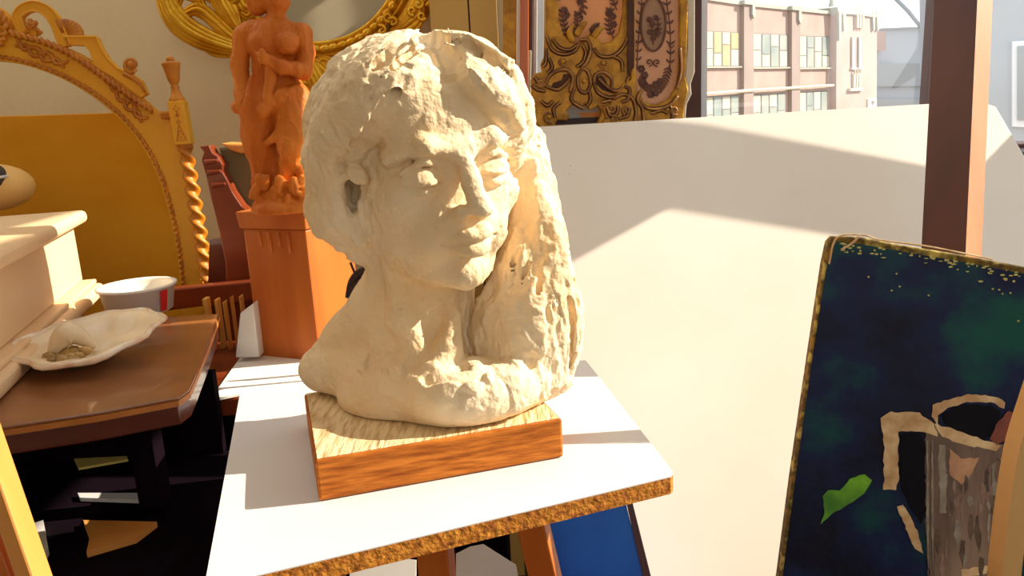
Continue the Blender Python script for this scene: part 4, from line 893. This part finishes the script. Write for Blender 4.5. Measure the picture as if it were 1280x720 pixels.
# ================================================================== UNDER THE STAND
BL = Plane(aty(745, 680, .98), (-.1, -1, .25)); 
bc_ = thing('blue_canvas', BL.p(750, 760), 'blue painted canvas leaning beneath the white-topped stand', 'painting')
MB().prism(BL.ps([(678, 640), (781, 625), (815, 760), (700, 790)]), -BL.n*.015).obj('painted_face', 'blue', bc_)
MB().prism(BL.ps([(781, 620), (788, 618), (826, 770), (815, 770)], .003), -BL.n*.02).obj('edge_strip', 'mast', bc_)
wp = Plane(aty(610, 700, 1.02), (0, -1, .6))
tag(MB().prism(wp.ps([(570, 692), (588, 683), (604, 680), (645, 706), (660, 790), (570, 790)]), -wp.n*.004).obj('white_card', 'paper'), 'white card with a slanted top edge seen between the stand legs', 'card')
wp = Plane(aty(610, 700, 1.12), (0, -1, .6))
tag(MB().prism(wp.ps([(440, 690), (520, 700), (520, 790), (430, 790)]), -wp.n*.004).obj('white_card', 'paper'), 'white card peeping out left of the stand legs', 'card')
# ================================================================== SHELF AND GILT SCREEN
ZS = aty(780, 158, 1.84)[2]; xs1 = xj+.0
shf = thing('wall_shelf', (xj/2, 2.1, ZS-.02), 'deep dark shelf below the window carrying the gilt screen', 'shelf')
MB().abox((-.05, 1.80, ZS-.02), (xs1, WY-.001, ZS)).obj('board', 'dark', shf, bevel=.002)
for x in (.02, xs1-.06): MB().prism([(x, WY-.001, ZS-.02), (x, 1.95, ZS-.02), (x, WY-.001, ZS-.30)], (.03, 0, 0)).obj('bracket', 'dark', shf)

SP = Plane(aty(780, 140, 1.84), (.04, -1, 0)); sn = SP.n
DK = []
def sl_tube(m, pts, r, off=.004, n=None):
    m.tube(SP.ps(curve(pts, n or 18), off), r, 6)
    if np.isscalar(r): DK.append((pts, off-.003))
def groove_shades(par):  # thin dark tubes paint the shade along both sides of the relief
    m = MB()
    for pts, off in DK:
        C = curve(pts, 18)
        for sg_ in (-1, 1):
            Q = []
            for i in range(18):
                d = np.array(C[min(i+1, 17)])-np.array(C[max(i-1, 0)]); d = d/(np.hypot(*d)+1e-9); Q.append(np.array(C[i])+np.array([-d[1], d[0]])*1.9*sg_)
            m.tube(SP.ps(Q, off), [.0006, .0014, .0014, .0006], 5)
    DK.clear(); m.obj('groove_shade', 'maroon_shade', par, smooth=True)
def sprig(m, pts, n, ln, wd, off):
    C = curve(pts, n+2)
    m.tube(SP.ps(C, off), .0014, 5)
    for i in range(1, n+1):
        d = C[i+1]-C[i-1]; d = d/np.hypot(*d); a0 = math.atan2(d[1], d[0])
        for s_ in (-1, 1):
            a = a0+s_*.8; c = C[i]+ln*.6*np.array([math.cos(a), math.sin(a)]); q = []
            for t in range(8): tt = t*math.pi/4; u_, v_ = ln*.5*math.cos(tt), wd*.5*math.sin(tt)*(1-.3*math.cos(tt)); q.append((c[0]+u_*math.cos(a)-v_*math.sin(a), c[1]+u_*math.sin(a)+v_*math.cos(a)))
            m.prism(SP.ps(q, off), -sn*.001)
def bloom(m, x, y, r, off):
    for k in range(6): m.prism(SP.ps(ell(x+r*.55*math.cos(k*1.05), y+r*.55*math.sin(k*1.05), r*.42, r*.42, 8), off), -sn*.001)
scr = thing('folding_screen', SP.p(725, 158), 'left leaf of gilt carved screen with peach floral fabric panel', 'screen')
MB().prism(SP.ps([(694, -190), (783, -190), (783, 70), (694, 70)], -.012), -sn*.006).obj('fabric_panel', 'fabric', scr)
g = MB()
for pts in ([(712, 50), (706, 30), (704, 10)], [(716, 48), (722, 30), (724, 14)], [(714, -8), (726, -4), (730, 10), (724, 22)], [(768, 48), (762, 30), (764, 8)], [(772, 12), (766, -8), (768, -30)], [(738, 44), (744, 36), (748, 34)], [(700, 0), (704, -30), (712, -60)]): sprig(g, pts, 6, 7, 3.2, -.010)
for c in ((706, 12), (709, 18), (767, 20), (763, 14), (726, 2), (768, 30)): bloom(g, c[0], c[1], 5, -.009)
g.obj('floral_figure', 'damask', scr)
fr = MB()
fr.prism(SP.ps([(684, -190), (683, -20), (682, 40), (680, 72), (676, 80), (678, 90), (668, 92), (664, 100), (665, 130), (668, 150), (674, 161), (684, 164), (692, 160), (697, 150), (709, 151), (712, 146), (708, 138), (716, 131), (726, 136), (731, 130), (738, 138), (747, 132), (752, 140), (749, 150), (746, 157), (764, 158), (786, 157), (788, 60), (787, -190), (779, -190), (779, 15), (774, 40), (764, 52), (752, 54), (744, 44), (736, 44), (728, 54), (716, 54), (705, 44), (698, 25), (697, -190)], 0), -sn*.022)
frm = fr.obj('carved_frame', 'old_gilt', scr, bevel=.003)
g = MB()
for pts, r in (([(683, 45), (690, 62), (704, 68), (718, 64), (724, 54)], .0022), ([(690, 48), (700, 60), (712, 62), (722, 56)], .0018), ([(742, 60), (750, 70), (766, 70), (778, 60), (784, 48)], .0022),
               ([(724, 50), (734, 50), (738, 62), (734, 76), (726, 86)], .003), ([(728, 56), (732, 66), (728, 78), (720, 84)], .0018), ([(683, 60), (682, 78), (678, 84)], .002),
               ([(682, 108), (686, 96), (698, 88), (710, 88), (716, 98), (712, 116)], .0035), ([(682, 108), (696, 112), (706, 106), (712, 98)], .003), ([(742, 104), (744, 94), (754, 90), (764, 98), (764, 112)], .0035),
               ([(748, 98), (758, 108), (770, 114), (780, 108), (786, 96)], .003), ([(742, 104), (748, 116), (762, 122), (776, 118)], .0025), ([(718, 110), (714, 124), (722, 132), (730, 136)], .0028),
               ([(736, 112), (738, 124), (733, 134)], .0022), ([(726, 88), (722, 98), (724, 112), (732, 116), (738, 106), (736, 92), (730, 86), (726, 88)], .003),
               ([(664, 106), (672, 112), (682, 114)], .003), ([(668, 96), (674, 104), (684, 108)], .0025), ([(700, 128), (692, 136), (694, 148)], .0028), ([(676, 126), (684, 132), (692, 126)], .002),
               ([(752, 128), (764, 126), (772, 134), (768, 146), (756, 148)], .0028), ([(764, 70), (776, 76), (778, 90)], .0025), ([(686, 72), (690, 84), (684, 92)], .0022)): sl_tube(g, pts, r)
for c, r, a, s_ in (((703, 77), 6, 0, 1), ((754, 79), 6, 3, -1), ((686, 146), 8, 1, 1), ((770, 150), 7, 2, -1), ((676, 104), 5, 0, 1)): g.tube(SP.ps(spiral(c[0], c[1], r, 1.3, a, s_), .004), [.0028, .002], 6)
g.obj('scroll_relief', 'gilt_line', frm, smooth=True); groove_shades(frm)
g = MB()
for c in ((703, 77), (754, 79), (730, 101), (686, 146)): g.ball(SP.p(*c, .002), .006, 10)
for pts in ([(720, 44), (728, 32), (734, 28)], [(742, 46), (748, 38), (756, 34)], [(716, 52), (712, 40), (718, 30)]): sl_tube(g, pts, [.008, .008, .002], .0)
g.obj('boss', 'old_gilt', frm, smooth=True)
MB().prism(SP.ps([(689, 109), (691, 104), (702, 100), (704, 93), (712, 92), (714, 97), (709, 105), (700, 110)], .001), -sn*.0008).prism(SP.ps([(744, 104), (745, 96), (752, 94), (757, 100), (760, 108), (772, 112), (774, 116), (766, 117), (752, 112)], .001), -sn*.0008).obj('opening_shade', 'maroon_shade', frm)  # flat dark inserts, shade of the pierced holes put in as colour
# right leaf
scr2 = thing('folding_screen', SP.p(820, 156), 'right leaf of gilt carved screen with oval floral medallion', 'screen')
MB().prism(SP.ps([(789, -190), (852, -190), (852, 140), (789, 140)], -.006), -sn*.006).obj('fabric_panel', 'fabric2', scr2)
md2 = MB().prism(SP.ps(ell(817, 30, 14.5, 32, 36), -.004), -sn*.002).obj('medallion', 'medallion', scr2)
g = MB(); g.tube(SP.ps(ell(817, 30, 15.5, 33.5, 48), -.003), .0028, 6, closed=True)
for x, y in ((817, 48), (812, 40), (822, 38), (816, 30), (820, 22), (812, 24)): bloom(g, x, y, 4, -.002)
for pts in ([(817, 56), (817, 40), (812, 22)], [(818, 50), (824, 38), (822, 20)]): sprig(g, pts, 5, 5, 2.2, -.002)
g.tube(SP.ps(spiral(823, 40, 4, 1, 0), -.002), .0012, 5); g.obj('medallion_figure', 'damask', md2)
g = MB()
for pts in ([(797, 86), (798, 60), (800, 30), (803, 0), (803, -40)], [(838, 90), (839, 62), (838, 30), (834, 0), (834, -40)], [(800, 96), (806, 106), (814, 112)], [(838, 80), (832, 100), (824, 112)]): sprig(g, pts, 9, 7, 2.8, -.005)
for c in ((802, 86), (803, 100), (812, 110), (820, 106), (826, 102), (820, 116), (814, 118), (806, 94)): bloom(g, c[0], c[1], 5.5, -.004)
for s_ in (-1, 1): g.tube(SP.ps(spiral(817+5*s_, 78, 5, 1.2, 1.5, s_), -.004), .0014, 5); g.tube(SP.ps(spiral(817+22*s_, 56, 4, .9, 0, s_), -.004), .0012, 5)
g.obj('floral_figure', 'damask', scr2)
fr = MB().prism(SP.ps([(785, -190), (794, -190), (794, 85), (796, 112), (806, 128), (820, 131), (836, 123), (846, 105), (849, 60), (848, -190), (859, -190), (860, 0), (858, 70), (856, 95), (860, 112), (856, 130), (853, 155), (800, 158), (752, 158), (756, 146), (752, 134), (762, 130), (768, 120), (776, 110), (778, 104), (788, 100)], .006), -sn*.030)
frm2 = fr.obj('carved_frame', 'old_gilt', scr2, bevel=.003)
MB().prism(SP.ps([(783, -190), (792, -190), (792, 84), (784, 95)], .008), -sn*.004).obj('dark_stile', 'maroon_shade', scr2)
MB().prism(SP.ps([(859, -190), (868.5, -190), (868, 90), (863, 105), (864, 118), (858, 130), (856, 153), (852, 153), (855, 125), (857, 108), (856, 95), (859, 60)], .004), -sn*.028).obj('sunlit_edge', 'sill', scr2, bevel=.002)  # side edge of the gilt leaf, coloured pale for the sun on it
g = MB()
for pts, r in (([(798, 122), (806, 134), (822, 136), (838, 130), (846, 120)], .003), ([(780, 108), (786, 112), (784, 124), (776, 128)], .003), ([(802, 112), (796, 124), (802, 136), (804, 156)], .003), ([(766, 124), (778, 118), (790, 124), (794, 140), (792, 154)], .003),
               ([(836, 130), (840, 142), (836, 156)], .0025), ([(812, 142), (826, 138), (834, 142)], .002), ([(758, 134), (762, 144), (770, 142), (772, 132)], .0025), ([(849, 60), (850, 90), (844, 112)], .0025), ([(774, 148), (784, 144), (786, 134)], .0025)): sl_tube(g, pts, r, .010)
for c, r, a, s_ in (((842, 138), 6, 1, 1), ((768, 150), 6, 0, -1), ((782, 138), 6, 2, 1), ((764, 136), 5, 3, -1)): g.tube(SP.ps(spiral(c[0], c[1], r, 1.3, a, s_), .010), [.0028, .002], 6)
g.obj('scroll_relief', 'gilt_line', frm2, smooth=True); groove_shades(frm2)
# small picture lying behind the pierced base
wp = Plane(SP.o+np.array([0, .05, 0]), (0, -1, 0))
lp = thing('small_picture', wp.p(725, 152), 'small framed picture glimpsed under the pierced base of the screen', 'picture')
MB().prism(wp.ps([(690, 112), (772, 108), (772, 149), (690, 153)]), -wp.n*.006).obj('sheet', 'pale_wall', lp)
MB().prism(wp.ps([(722, 141), (768, 139), (768, 146), (728, 147)], .001), -wp.n*.0008).obj('printed_band', 'orange_wood', lp)
MB().prism(wp.ps([(690, 149), (772, 145), (772, 152), (690, 156)], .004), -wp.n*.012).obj('frame', 'dark', lp)
# stack of frames on edge, left of the screen
def upright(x0, x1, yb, Y, dep, mat, name, label, cat, yt=-190, g=None, lean=0):
    a0 = aty(x0, yb, Y); a1 = aty(x1, yb, Y); dep = min(dep, .05); t0 = aty(x0+2, yt, Y); t1 = aty(x1+2, yt, Y)
    return tag(MB().prism([a0, a1, t1, t0], (0, dep, 0)).obj(name, mat, bevel=.0015), label, cat, g)
G_ = 'frames stood on edge left of the screen'
upright(628, 645, 150, 1.95, .20, 'old_gilt', 'picture_frame', 'dull gold frame edge, leftmost of the upright frames', 'frame', g=G_, lean=4)
upright(645, 650, 160, 1.93, .20, 'paper', 'canvas', 'thin pale canvas edge between gold and copper frames', 'canvas', g=G_, lean=3)
upright(650, 660, 172, 1.90, .20, 'copper', 'picture_frame', 'copper-brown rounded frame edge among the upright frames', 'frame', g=G_, lean=-1)
upright(660, 665, 172, 1.92, .18, 'dark', 'picture_frame', 'dark brown frame edge right of the copper one', 'frame', g=G_, lean=-5)
upright(659, 662.5, 172, 1.89, .01, 'sill', 'wood_strip', 'short pale wood strip in front of the dark frame', 'strip', yt=63)
upright(666, 671, 120, 1.96, .20, 'whiteframe', 'canvas', 'white canvas edge right of the dark frame', 'canvas', g=G_, lean=-2)
upright(671, 679, 110, 2.0, .18, 'grey_wall', 'canvas', 'grey-white canvas edge nearest the carved screen', 'canvas', g=G_, lean=-3)
# tan boards
tc_ = thing('tall_cabinet', (aty(570, 100, 2.2)[0], 2.25, 0), 'tall tan cabinet with a dark seam behind the top of the bust', 'cabinet')
for x0, x1, mt, nm, Y in ((548, 594, 'tan_board', 'door', 2.20), (596, 629, 'tan_board', 'door', 2.20), (592, 598, 'dark', 'seam', 2.215)):
    a0 = aty(x0, 170, Y); a1 = aty(x1, 170, Y); MB().abox((a0[0], Y, .4), (a1[0], Y+.02, 2.1)).obj(nm, mt, tc_, bevel=.001)
MB().abox((aty(549, 170, 2.2)[0], 2.236, 0), (aty(628, 170, 2.2)[0], 2.38, 2.1)).obj('carcass', 'tan_board', tc_)
# ================================================================== EASEL MAST AND PAINTING
es = thing('easel', (.68, .8, 0), 'maroon wooden easel mast rising behind the dark painting', 'easel')
t_ = aty(1204, 0, 1.20); b_0 = aty(1189, 310, 1.08); dd = (b_0-t_)/(t_[2]-b_0[2])
def mast_ring(z): return t_+dd*(t_[2]-z)
hwid, hdep = .0305, .0205
nfront = np.array([-.84, -.54, 0]); sright = np.array([.54, -.84, 0])
m = MB(); zt, z0 = 2.3, .02; vs = []
for z in (z0, zt):
    o = mast_ring(z)
    for i, j in ((-1, -1), (1, -1), (1, 1), (-1, 1)): vs.append(o+sright*hwid*i-nfront*hdep*j)
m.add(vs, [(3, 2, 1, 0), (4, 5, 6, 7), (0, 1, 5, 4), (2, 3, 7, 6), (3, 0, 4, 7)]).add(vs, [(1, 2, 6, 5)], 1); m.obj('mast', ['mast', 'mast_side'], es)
o = mast_ring(.05); MB().abox((o[0]-.3, o[1]-.03, 0), (o[0]+.3, o[1]+.03, .05)).abox((o[0]-.03, o[1]-.35, 0), (o[0]+.03, o[1]+.2, .045)).obj('foot', 'mast', es)
PP = Plane(aty(1160, 310, .86), (-.12, -1, .16)); pn = PP.n
pg = thing('oil_painting', PP.p(1130, 760), 'dark unframed still life painting of a grey pitcher on the easel', 'painting')
edge = [(1036, 302), (1042, 295), (1075, 296), (1120, 305), (1200, 318), (1290, 335), (1345, 344), (1300, 860), (955, 850), (974, 722), (990, 600), (1012, 450), (1030, 330)]
MB().prism(PP.ps(edge), -pn*.018).obj('canvas', ['canvas_edge'], pg, bevel=.002)
pf = [(1039, 310), (1046, 302), (1080, 306), (1120, 313), (1200, 327), (1290, 344), (1336, 352), (1294, 850), (962, 842), (978, 722), (994, 600), (1015, 450), (1032, 340)]
MB().prism(PP.ps(pf, .0008), -pn*.0006).obj('painted_ground', 'oil', pg)
def dab(m, pts, off, mi, jit=1.2, n=None):
    C = []
    L_ = len(pts)
    for i in range(L_):
        a, b = np.array(pts[i], float), np.array(pts[(i+1) % L_], float); k = max(1, int(np.hypot(*(b-a))/5))
        for t in range(k): C.append(a+(b-a)*t/k+np.array([random.uniform(-jit, jit), random.uniform(-jit, jit)]))
    m.prism(PP.ps(C, off), -pn*.0006, mi)
g = MB(); dab(g, [(1028, 620), (1034, 612), (1048, 612), (1062, 598), (1080, 592), (1089, 600), (1080, 616), (1060, 630), (1040, 640), (1026, 655), (1030, 638)], .0024, 0, .8); g.obj('painted_leaf', 'leaf_green', pg)
g = MB()
dab(g, [(1156, 540), (1172, 530), (1200, 544), (1240, 558), (1280, 550), (1280, 640), (1272, 700), (1265, 760), (1166, 760), (1158, 690), (1154, 600)], .0020, 0)
for k in range(46):
    x = random.uniform(1166, 1262); y = random.uniform(566, 700); l_ = random.uniform(14, 46); w_ = random.uniform(1.5, 5)
    dab(g, [(x, y), (x+w_, y+2), (x+w_*1.2+random.uniform(-3, 3), y+l_*.6), (x+w_*.4, y+l_), (x-w_*.6, y+l_*.5)], .0023+.00001*k, random.choice((5, 6, 6, 7, 0)), .8)
for x in (1157, 1163): dab(g, [(x, 550), (x+1.5, 550), (x+3, 650), (x+2, 720), (x-.5, 650)], .0032, 5, .5)
dab(g, [(1100, 522), (1112, 514), (1148, 516), (1166, 528), (1172, 545), (1152, 540), (1122, 538), (1122, 600), (1118, 612), (1104, 610), (1104, 560)], .0026, 1)
dab(g, [(1120, 632), (1128, 630), (1146, 662), (1152, 690), (1142, 684)], .0026, 1)
dab(g, [(1164, 520), (1166, 506), (1180, 500), (1210, 492), (1240, 494), (1256, 502), (1254, 510), (1236, 502), (1206, 502), (1184, 510), (1172, 518), (1170, 530)], .0028, 1)
dab(g, [(1176, 516), (1204, 505), (1238, 506), (1250, 514), (1244, 538), (1228, 550), (1196, 540), (1180, 528)], .0026, 2)
dab(g, [(1126, 542), (1148, 540), (1156, 560), (1156, 640), (1150, 655), (1130, 620), (1124, 600)], .0022, 2)
dab(g, [(1166, 528), (1190, 536), (1228, 550), (1250, 556), (1244, 562), (1210, 556), (1176, 545)], .0030, 1, 1.5)
dab(g, [(1186, 560), (1200, 572), (1222, 572), (1214, 590), (1200, 604), (1186, 592)], .0026, 3)
dab(g, [(1244, 530), (1258, 512), (1270, 516), (1262, 546), (1244, 556), (1236, 548)], .0030, 4)
dab(g, [(1200, 712), (1236, 704), (1232, 716), (1200, 722)], .0026, 1)
dab(g, [(1172, 556), (1180, 556), (1182, 640), (1174, 640)], .0024, 5); dab(g, [(1238, 580), (1252, 572), (1256, 660), (1240, 660)], .0024, 5)
g.obj('painted_pitcher', ['pewter', 'cream_oil', 'black_oil', 'peach_oil', 'rust_oil', 'grey_oil', 'mauve_oil', 'umber_oil'], pg)
g = MB()
for i in range(70):
    t = random.random(); x = 1050+t*225; y = 301+t*38+abs(random.gauss(0, 7)); g.prism(PP.ps(ell(x, y, random.uniform(.6, 3.4), random.uniform(.5, 1.5), 6), .0022), -pn*.001)
for x, y in ((1085, 346), (1120, 342), (1114, 363), (1124, 358), (1160, 369), (1248, 362), (1252, 367), (1262, 366), (1272, 401), (1240, 361)): g.prism(PP.ps(ell(x, y, 1.3, 1.1, 6), .0022), -pn*.001)
g.obj('paint_fleck', 'lime_flecks', pg)
g = MB(); g.tube(PP.ps(curve([(1051, 312), (1064, 304), (1072, 296)], 8), .003), .0014, 6); g.tube(PP.ps(curve([(1036, 330), (1046, 297), (1080, 294), (1100, 300), (1160, 308), (1240, 324)], 30), .001), .0011, 6); g.obj('frayed_thread', 'cream_oil', pg)
# easel tray carrying the painting
c = PP.p(1150, 850); MB().box(c-Z3*.012+np.array([.02, .0, 0]), (X3, Y3, Z3), (.20, .035, .010)).obj('tray', 'mast', es, bevel=.002)
c2_ = mast_ring(c[2]-.02); slant(c-Z3*.022, c2_, .02, .012, 'mast', 'tray_bracket', 0, es)
# curved pale wooden piece lower right
m = MB(); Y9 = .62
Lc = curve([(1314, 440), (1294, 500), (1275, 560), (1264, 620), (1256, 680), (1251, 740), (1255, 860), (1262, 1690)], 30); Rc = curve([(1337, 450), (1320, 510), (1299, 570), (1289, 625), (1280, 690), (1276, 745), (1280, 860), (1292, 1690)], 30)
for i in range(29): m.prism([aty(*q, Y9) for q in (Lc[i], Lc[i+1], Rc[i+1], Rc[i])], (0, .02, 0))
tag(m.obj('curved_wood_slat', 'pale_wood'), 'curved pale wooden slat in front of the painting at the right edge', 'slat')
